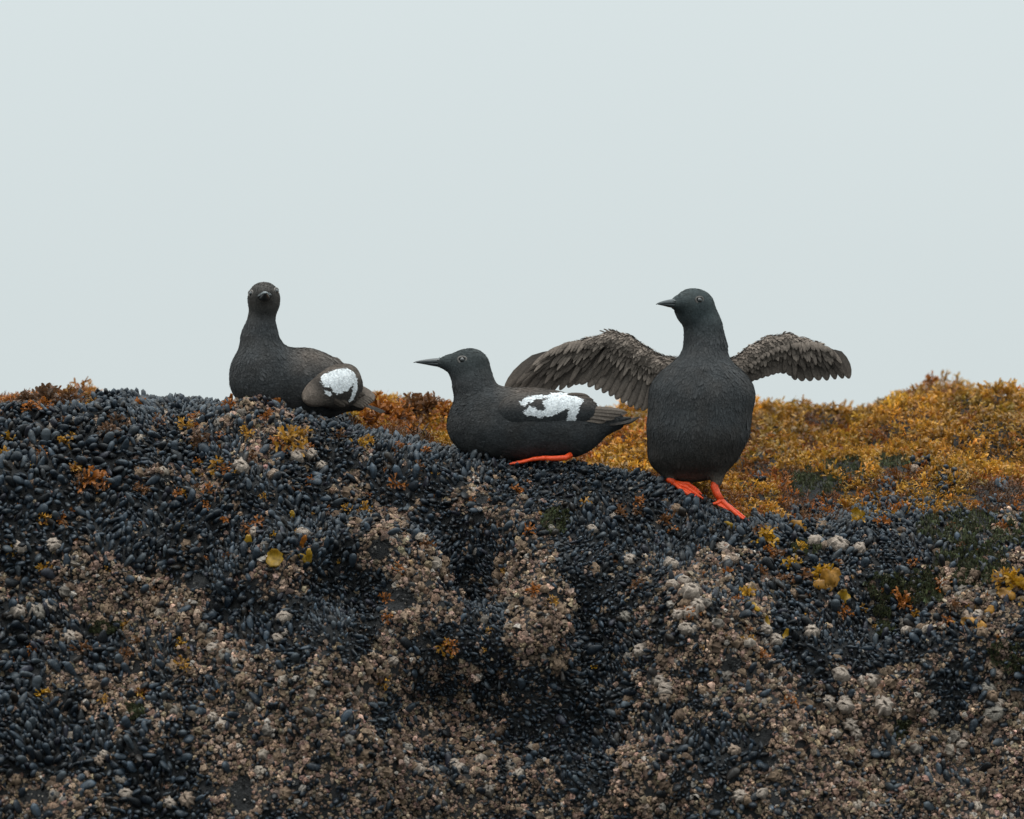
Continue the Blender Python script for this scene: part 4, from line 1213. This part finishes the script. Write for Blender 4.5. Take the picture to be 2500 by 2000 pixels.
        for fp in tp:
            d = unit(fp[-1] - fp[-2])
            s.loft("claw", [(fp[-1], r * .26, r * .26, r * .26), (fp[-1] + d * 5 + np.array([0, -1, 0]), r * .2, r * .2, r * .2), (fp[-1] + d * 10 + np.array([0, -1, -4]), .4, .4, .4)], M_BEAK, (.02, .018, .017), parent=fo, na=8, up=(0, -1, .1))

SOOT = np.array([.043, .045, .047]); HEADC = np.array([.040, .046, .047]); TAUPE = np.array([.145, .117, .098]); DARKF = np.array([.040, .035, .032]); WHITE = np.array([.78, .80, .82])
def nz3(P, sc, sd): return vnoise(P / sc, sd)
def tone_(c, P):
    b = np.clip(.25 + .6 * nz3(P, 38, 81) + .3 * nz3(P, 14, 82), 0, 1)[:, None] * .35
    return (c * (1 - b) + c * np.array([1.35, 1.08, .90]) * b) * (1 + .16 * nz3(P, 26, 83) + .10 * nz3(P, 9, 84))[:, None]

# ---- the sitting bird in the middle, seen from its left side
b2 = Bird("sooty black seabird sitting in profile with white wing patch, middle of the three birds", 1265, 1125, .035)
H = np.array([1143., 0., -893.])
hp, L, M = head_prims(H, (-1, -.10, -.02), 0, 1.0)
prims = [con(1154, 896, 0, 41, 1156, 940, 0, 46, 16), con(1156, 940, 0, 46, 1172, 985, 0, 62, 24), ell(1192, 1036, 0, 101, 84, 78, 0, 22), ell(1285, 1036, 0, 150, 90, 82, 2, 24),
         ell(1370, 1040, 0, 100, 76, 70, -10, 20), con(1400, 1045, 0, 56, 1505, 1030, 0, 20, 24), con(1180, 1010, 0, 60, 1230, 1010, 0, 56, 20)] + hp
WH2 = [[(1262,990),(1280,975),(1300,969),(1330,968),(1352,962),(1380,962),(1405,968),(1420,979),(1418,992),(1405,999),(1382,1003),(1360,1012),(1340,1021),(1330,1020),(1318,1024),(1300,1020),(1280,1017),(1277,1010),(1290,995),(1305,1000),(1320,1006),(1328,996),(1322,985),(1334,975),(1310,976),(1296,984),(1285,990),(1280,996),(1272,992)],
       [(1385,1003),(1402,996),(1412,1000),(1408,1018),(1400,1032),(1384,1034),(1378,1028),(1384,1018)], [(1277,1010),(1290,995),(1316,1005),(1322,1012),(1310,1022),(1282,1018)]]
def col2(P, N_):
    x, z = P[:, 0], -P[:, 2]
    c = SOOT * np.ones((len(P), 3))
    hd = np.clip((935 - z) / 50, 0, 1)[:, None]; c = c * (1 - hd) + HEADC * hd
    bk = np.clip((1010 - z) / 60, 0, 1) * np.clip((x - 1200) / 60, 0, 1); c = c * (1 - .55 * bk[:, None]) + TAUPE * .55 * bk[:, None]
    return tone_(c, P)
def flow2(P):
    d = np.array([1, 0, 0]) + np.zeros_like(P)
    nk = np.clip((960 - -P[:, 2]) / 60, 0, 1) * np.clip((1230 - P[:, 0]) / 40, 0, 1)
    d = d * (1 - nk[:, None]) + nk[:, None] * np.array([.35, 0, -1.0])
    hd = np.clip((905 + P[:, 2]) / 20, 0, 1)[:, None] * 1.0
    return d * (1 - hd) + hd * np.array([1.0, 0, -.4]) + np.array([0, 0, -.12])
small = lambda a, b: (lambda P: np.where(-P[:, 2] < 940, a, b))
b2.body("body", prims, col2, flow2, 15000, small(5, 9), small(1.1, 2.0), lift=.10, long_=.025)
b2.head_parts(L, M, 1.0, prims)
for sg in (-1, 1):
    wp = [ell(1322, 1004, sg * 54, 108, 46, 33, 4, 16, sg * -4), ell(1256, 1004, sg * 55, 40, 32, 27, 10, 24), ell(1398, 1008, sg * 44, 62, 36, 25, 8, 20)]
    def colw(P, N_, wp=wp):
        x, z = P[:, 0] + 1.0 * nz3(P, 6, 92), -P[:, 2] + 1.0 * nz3(P, 5, 93)
        c = SOOT * .95 * np.ones((len(P), 3)); t = np.clip((1010 - z) / 50, 0, 1)[:, None]; c = c * (1 - .6 * t) + TAUPE * .6 * t
        w = pol(x, z, WH2[0]) | pol(x, z, WH2[1]) | pol(x, z, WH2[2])
        dk = pol(x, z, [(1292,990),(1300,980),(1332,976),(1322,986),(1330,1000),(1322,1008),(1310,1000)])
        c[w & ~dk] = WHITE
        return c * (1 + .10 * nz3(P, 14, 94))[:, None]
    wg = b2.body("wing", wp, colw, lambda P: np.array([1, 0, -.12]) + np.zeros_like(P), 4500, 11, 2.6, h=2.8, lift=.05, var=.14)
    # folded flight feathers, uppermost last
    for q, (bx, by, tx, ty, w) in enumerate([(1380,1030,1437,1046,9),(1385,1024,1450,1040,9),(1390,1020,1478,1030,9),(1395,1014,1500,1022,9),(1400,1008,1516,1014,8),(1402,1002,1530,1008,7),
          (1392,1016,1446,1022,6),(1396,1008,1450,1013,6),(1398,1001,1454,1004,6),(1396,994,1458,995,6),(1392,986,1456,988,6),(1385,978,1448,979,6),(1376,970,1438,971,6)]):
        far = q < 6
        b2.feather((bx, sg * 62, -by), (tx, sg * ((34 - q * 2) if far else (50 - q)), -ty), w * 1.1, (0, sg * 8, 3), (0, sg, .25), TAUPE * (.9 if far else .5), TAUPE * (1.9 - .1 * q if far else .8), "flight_feather", wg, cup=1.8 if far else 2.4)
tl = b2.loft("rump", [(np.array([1440., 0, -1034.]), 30, 26, 30), (np.array([1480., 0, -1034.]), 24, 18, 22), (np.array([1515., 0, -1026.]), 18, 8, 10), (np.array([1540., 0, -1021.]), 12, 3, 3)], M_PLUME, SOOT * .8, na=20)
for q in range(9):
    b2.feather((1478, (q - 4) * 5, -1034 - abs(q - 4)), (1562 - abs(q - 4) * 3.5, (q - 4) * 11, -1018 - abs(q - 4) * 2.2), 7.5, (0, 0, -3), (0, -.45, 1), DARKF * .8, DARKF * 1.2, "tail_feather", cup=1.5)
b2.foot([(1392, 1113, -46, 8), (1380, 1120, -58, 7), (1350, 1122, -62, 6.5), (1330, 1121, -64, 6)], [[(1300, 1124, -66), (1270, 1132, -66), (1240, 1136, -62)], [(1305, 1122, -52), (1275, 1128, -46), (1250, 1132, -44)], [(1312, 1120, -38), (1288, 1124, -28), (1270, 1127, -26)]], 8)
b2.foot([(1385, 1108, 30, 8), (1370, 1116, 40, 7), (1340, 1118, 44, 6)], [[(1300, 1120, 40), (1258, 1128, 38)], [(1300, 1118, 52), (1262, 1124, 54)], [(1305, 1117, 62), (1270, 1121, 70)]], 8)

# ---- the bird at left, breast to the left and head turned to the camera
b1 = Bird("sooty seabird sitting on the ridge facing the camera, leftmost of the three birds", 720, 1000, .085)
H = np.array([644., -6., -728.])
hp, L, M = head_prims(H, (.07, -1, .03), math.radians(-6), .95)
prims = [con(643, 742, 0, 34, 638, 780, 0, 30, 12), con(638, 780, 0, 30, 634, 826, 0, 41, 14), con(634, 826, 0, 41, 640, 880, 2, 68, 26), ell(650, 925, 0, 90, 84, 82, 0, 26),
         ell(722, 935, 34, 112, 86, 84, 14, 26), ell(775, 950, 60, 96, 72, 74, 22, 24), con(800, 955, 74, 58, 874, 984, 100, 15, 24)] + hp
WH1 = [[(782,920),(813,905),(848,898),(862,908),(871,923.6),(871,951),(862,974.6),(850,984),(857,963),(860.6,935),(848,956),(820,963),(811,956),(813,949),(790,944.5)], [(791,954),(800,955),(811,964),(806,968),(796,964)], [(783,928),(789,930),(788,937),(783,935)]]
def col1(P, N_):
    x, z = P[:, 0], -P[:, 2]
    c = SOOT * 1.05 * np.ones((len(P), 3)); hd = np.clip((800 - z) / 50, 0, 1)[:, None]; c = c * (1 - hd) + np.array([.052, .048, .044]) * hd
    bk = np.clip((x - 690) / 60, 0, 1) * np.clip((930 - z) / 60, 0, 1); c = c * (1 - .6 * bk[:, None]) + TAUPE * .6 * bk[:, None]
    return tone_(c, P)
def flow1(P):
    t = np.clip((-P[:, 2] - 860) / 80, 0, 1)[:, None]
    return (1 - t) * np.array([0, 0, -1.]) + t * np.array([.8, .35, -.45])
b1.body("body", prims, col1, flow1, 15000, lambda P: np.where(-P[:, 2] < 790, 5, 9), lambda P: np.where(-P[:, 2] < 790, 1.1, 2.0), lift=.10, long_=.025)
b1.head_parts(L, M, .94, prims, pale=.20, ef=25, et=.62, bw=1.5, bcol=2.2, bz=-9)  # bcol lightens the upper beak's colour to stand for its lit highlight
for sg in (-1, 1):
    if sg < 0:
        wp = [ell(806, 941, -12, 83, 42, 31, 28, 16, 30), ell(842, 960, 14, 50, 32, 25, 36, 34, 28)]
    else:
        wp = [ell(762, 912, 112, 84, 34, 28, 26, 16, 28), ell(725, 895, 90, 42, 34, 28, 20, 18)]
    def colw(P, N_, sg=sg):
        x, z = P[:, 0] + 1.0 * nz3(P, 6, 92), -P[:, 2] + 1.0 * nz3(P, 5, 93)
        c = DARKF * 1.1 * np.ones((len(P), 3))
        e = np.clip(1 - (np.abs((x - 735) * .45 - (z - 905)) / 40), 0, 1) * np.clip((860 - x) / 70, 0, 1)
        ca, sa = math.cos(math.radians(28)), math.sin(math.radians(28)); eu = ((x - 806) * ca + (z - 940) * sa) / 84; ev = (-(x - 806) * sa + (z - 940) * ca) / 44
        t = (np.clip((np.hypot(eu, ev) - .35) / .6, 0, 1) * np.clip((815 - x) / 70, 0, 1))[:, None]; c = c * (1 - t) + TAUPE * 1.7 * t
        t2 = (np.clip((940 - z) / 30, 0, 1) * .7)[:, None]; c = c * (1 - t2) + TAUPE * t2
        if sg < 0:
            w = pol(x, z, WH1[0]) | pol(x, z, WH1[1]) | pol(x, z, WH1[2]); c[w] = WHITE
        return c * (1 + .14 * nz3(P, 12, 96))[:, None]
    wg = b1.body("wing", wp, colw, lambda P: np.array([.85, .2, -.45]) + np.zeros_like(P), 4500, 10, 2.5, h=2.8, lift=.05, var=.16)
    for q in range(9):
        t = q / 8
        if sg < 0:
            b1.feather((846 + 8 * t, 20 + 10 * t, -(974 - 36 * t)), (898 + 24 * t - 18 * abs(t - .6), 40 + 22 * t, -(994 - 28 * t)), 8.5, (2, 0, 2), (-.2, -1, .25), TAUPE * .8, TAUPE * (1.2 + .7 * t), "flight_feather", wg, cup=1.8, roundt=.45)
        else:
            b1.feather((790 - 6 * t, 120, -(905 - 14 * t)), (846 - 12 * t, 140, -(898 - 14 * t)), 7, (0, 0, 2), (-.1, -.4, 1), TAUPE * .6, TAUPE * .5, "flight_feather", wg, cup=1.6)
for q in range(7):
    b1.feather((806 + 7 * q, -34 + 4 * q, -(972 - 2 * q)), (842 + 8 * q, -12 + 7 * q, -(993 - 5 * q)), 7, (0, -4, -1), (-.2, -1, -.2), TAUPE * .45, TAUPE * .8, "flight_feather", cup=1.6)
for q in range(4):
    b1.feather((742 + 8 * q, 30 + 8 * q, -(868 + 2 * q)), (800 + 16 * q, 60 + 10 * q, -(884 + 8 * q)), 11, (0, 0, 4), (-.1, -.7, 1), TAUPE * .6, TAUPE * .75, "scapular_feather", cup=2.4)
for q in range(8):
    b1.feather((868, 98 + 2 * q, -984), (938 - 3 * abs(q - 3), 116 + 7 * q, -(1004 - 1.3 * q)), 8, (0, 0, 5), (-.25, -.5, 1), DARKF * .7, DARKF * .9, "tail_feather", cup=1.3)

# ---- the standing bird at right with both wings spread
b3 = Bird("sooty seabird standing with both wings spread and red feet, rightmost of the three birds", 1705, 1210, .02)
H = np.array([1692., -6., -747.])
hp, L, M = head_prims(H, (-.66, -.75, -.09), 0, 1.04)
prims = [con(1706, 752, 4, 41, 1718, 800, 8, 44, 14), con(1718, 800, 8, 44, 1723, 850, 10, 50, 16), con(1723, 850, 10, 49, 1718, 912, 6, 76, 20), ell(1714, 968, 0, 130, 96, 92, 0, 26),
         ell(1706, 1040, 8, 127, 108, 92, 3, 26), ell(1692, 1102, 26, 110, 74, 80, 4, 26), ell(1700, 1100, 110, 76, 62, 110, 0, 30),
         con(1748, 1128, -4, 34, 1750, 1176, -8, 13, 14), con(1622, 1120, 0, 30, 1634, 1166, 0, 11, 14)] + hp
def col3(P, N_):
    x, z = P[:, 0], -P[:, 2]
    c = np.array([.052, .054, .056]) * np.ones((len(P), 3)); hd = np.clip((830 - z) / 60, 0, 1)[:, None]; c = c * (1 - hd) + np.array([.042, .052, .054]) * hd
    lw = np.clip((z - 1030) / 110, 0, 1)[:, None]; c = c * (1 - lw) + np.array([.030, .026, .023]) * lw  # lower body darkened in the plumage colour, painted underside shade
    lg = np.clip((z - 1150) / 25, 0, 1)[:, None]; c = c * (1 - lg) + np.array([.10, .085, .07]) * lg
    return tone_(c, P)
def flow3(P):
    x = (P[:, 0] - 1714) / 130
    return np.stack([x * .35, 0 * x + .1, -np.ones(len(x))], -1)
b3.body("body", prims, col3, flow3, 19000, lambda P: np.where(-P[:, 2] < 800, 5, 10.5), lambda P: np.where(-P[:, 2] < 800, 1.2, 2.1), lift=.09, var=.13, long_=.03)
b3.head_parts(L, M, 1.02, prims, pale=.13)

def open_wing(sgn, arm, prim_b, prim_t, sec_b, sec_t, fluff, wname, nP=10, nS=11, pw=12):
    wp = [con(a[0], a[1], a[2], a[3], b_[0], b_[1], b_[2], b_[3], 10) for a, b_ in zip(arm[:-1], arm[1:])]
    def colw(P, N_):
        return TAUPE * (1.2 + .35 * nz3(P, 12, 98) + .25 * nz3(P, 5, 99))[:, None]
    def fw(P): return np.array([-.55 * sgn, 0, -.75]) + np.zeros_like(P)
    wg = b3.body("wing", wp, colw, fw, 2600, 13, 2.8, h=3.0, lift=.30, label=wname, var=.3)
    def lerp(L_, t):
        L_ = np.array(L_, float); x = np.linspace(0, 1, len(L_)); return np.array([np.interp(t, x, L_[:, k]) for k in range(L_.shape[1])])
    for q in range(nP):
        t = q / (nP - 1); bs = lerp(prim_b, t); tp = lerp(prim_t, t)
        b3.feather((bs[0], 44 - q * .9, -bs[1]), (tp[0], 52 - q * 1.2, -tp[1]), pw * (1 + .1 * RNG.standard_normal()), (-6 * sgn * (1 - t), 0, 10 * (1 - t) + 1), (-.25 * sgn, -1, .1), DARKF * 1.1, TAUPE * (.6 + .3 * RNG.random()), "primary_feather", wg, cup=1.2, roundt=.55 if q < 3 else .72)
    for q in range(nS):
        t = q / (nS - 1); bs = lerp(sec_b, t); tp = lerp(sec_t, t)
        b3.feather((bs[0], 36 - q * .8, -bs[1]), (tp[0], 40 - q * 1.0, -tp[1]), 12, (0, -3, 0), (-.25 * sgn, -1, 0), DARKF * 1.1, TAUPE * (.75 + .4 * RNG.random()), "secondary_feather", wg, cup=1.8, roundt=.78)
    # underwing coverts in overlapping rows
    for row, (fr, cc, w, dd, nn) in enumerate([(.62, TAUPE * .62, 6.5, 30, 34), (.50, TAUPE * .55, 5.5, 26, 40), (.38, TAUPE * 1.35, 5.5, 21, 40), (.26, TAUPE * .75, 5, 16, 40), (.15, TAUPE * 1.25, 4.5, 10, 44)]):
        for q in range(nn):
            t = q / (nn - 1)
            if t < .45:
                bs = lerp(prim_b, t / .45); tp = lerp(prim_t, t / .45)
            else:
                bs = lerp(sec_b, (t - .45) / .55); tp = lerp(sec_t, (t - .45) / .55)
            e = bs + (tp - bs) * (fr * (1 + .16 * RNG.standard_normal())) + RNG.standard_normal(2) * 3
            s0 = bs + (tp - bs) * max(-.10, fr - .46)
            b3.feather((s0[0], dd + 6, -s0[1]), (e[0], dd, -e[1]), w, (0, -3, 2), (-.2 * sgn, -1, .1), cc * .9, cc * np.exp(.22 * RNG.standard_normal()), "covert_feather", wg, cup=.6, roundt=.5)
    # loose hair-like feathers on the leading edge
    for (fx, fy, dx, dy) in fluff:
        b3.feather((fx, 20, -fy), (fx + dx, 18, -(fy + dy)), 1.6, (0, 0, 1), (0, -1, 0), TAUPE * .7, TAUPE * .9, "loose_feather", wg, cup=.4)

open_wing(1, [(1646, 900, 30, 30), (1612, 893, 26, 24), (1570, 868, 22, 22), (1530, 838, 20, 20), (1495, 826, 20, 17), (1440, 837, 22, 12), (1385, 848, 26, 8), (1345, 862, 30, 5)],
          [(1345, 858), (1370, 848), (1400, 842), (1440, 838), (1480, 838)], [(1232, 950), (1250, 958), (1278, 964), (1310, 964), (1345, 956), (1378, 948), (1404, 938)],
          [(1490, 838), (1530, 850), (1570, 880), (1606, 905)], [(1418, 937), (1445, 946), (1470, 957), (1495, 968), (1515, 980), (1540, 994), (1563, 1003), (1586, 1000)],
          [(1480, 812, -16, -6), (1488, 809, -14, -7), (1497, 808, -12, -6), (1548, 826, -8, -6), (1556, 834, -6, -8), (1566, 842, -6, -8), (1575, 852, -5, -8), (1584, 858, -5, -8), (1505, 809, -10, -5)],
          "wing spread towards the sitting bird, its underside showing")
open_wing(-1, [(1775, 905, 34, 30), (1806, 893, 32, 22), (1838, 862, 30, 18), (1880, 838, 30, 17), (1925, 830, 30, 16), (1965, 838, 32, 12), (2005, 846, 36, 8), (2030, 858, 38, 5)],
          [(2030, 856), (2008, 846), (1985, 842), (1960, 842), (1935, 844)], [(2076, 922), (2054, 922), (2026, 927), (1998, 927), (1968, 930), (1944, 926)],
          [(1928, 842), (1895, 852), (1860, 872), (1830, 895)], [(1932, 916), (1912, 910), (1898, 910), (1884, 916), (1868, 920), (1852, 926), (1838, 930)],
          [(1920, 815, 12, -5), (1926, 817, 14, -3), (1912, 814, 8, -6), (1990, 832, 10, 2)],
          "wing spread towards the mound, partly folded", nP=8, nS=8, pw=15)
# scapulars on the shoulders behind the neck
for q in range(5):
    b3.feather((1650 - q * 3, 50 + 6 * q, -(880 + q * 2)), (1598 - q * 2, 60 + 6 * q, -(872 + q * 4)), 7, (0, 0, 2), (0, -.6, 1), SOOT, TAUPE * .6, "scapular_feather", cup=1.5)
    b3.feather((1775 + q * 3, 50 + 6 * q, -(882 + q * 2)), (1806 + q * 2, 60 + 6 * q, -(872 + q * 4)), 7, (0, 0, 2), (0, -.6, 1), SOOT, TAUPE * .6, "scapular_feather", cup=1.5)
for q in range(9):
    b3.feather((1700 + (q - 4) * 5, 190, -1120), (1700 + (q - 4) * 13, 270, -1150), 8, (0, 0, -2), (0, -.3, 1), DARKF * .8, DARKF, "tail_feather", cup=1.3)
b3.foot([(1749, 1168, -8, 10), (1744, 1190, -10, 10.5), (1750, 1206, -14, 9), (1760, 1222, -18, 8.5)], [[(1748, 1230, -30), (1739, 1231, -34)], [(1780, 1242, -26), (1800, 1259, -32), (1816, 1270, -36)], [(1784, 1240, -14), (1806, 1256, -18), (1826, 1272, -22)]], 9)
b3.foot([(1634, 1160, 0, 9), (1634, 1172, -4, 9), (1646, 1180, -10, 8)], [[(1662, 1196, -34), (1684, 1212, -44), (1700, 1222, -48)], [(1676, 1190, -26), (1696, 1205, -34), (1716, 1219, -38)], [(1680, 1182, -12), (1700, 1196, -18), (1712, 1208, -22)]], 9)
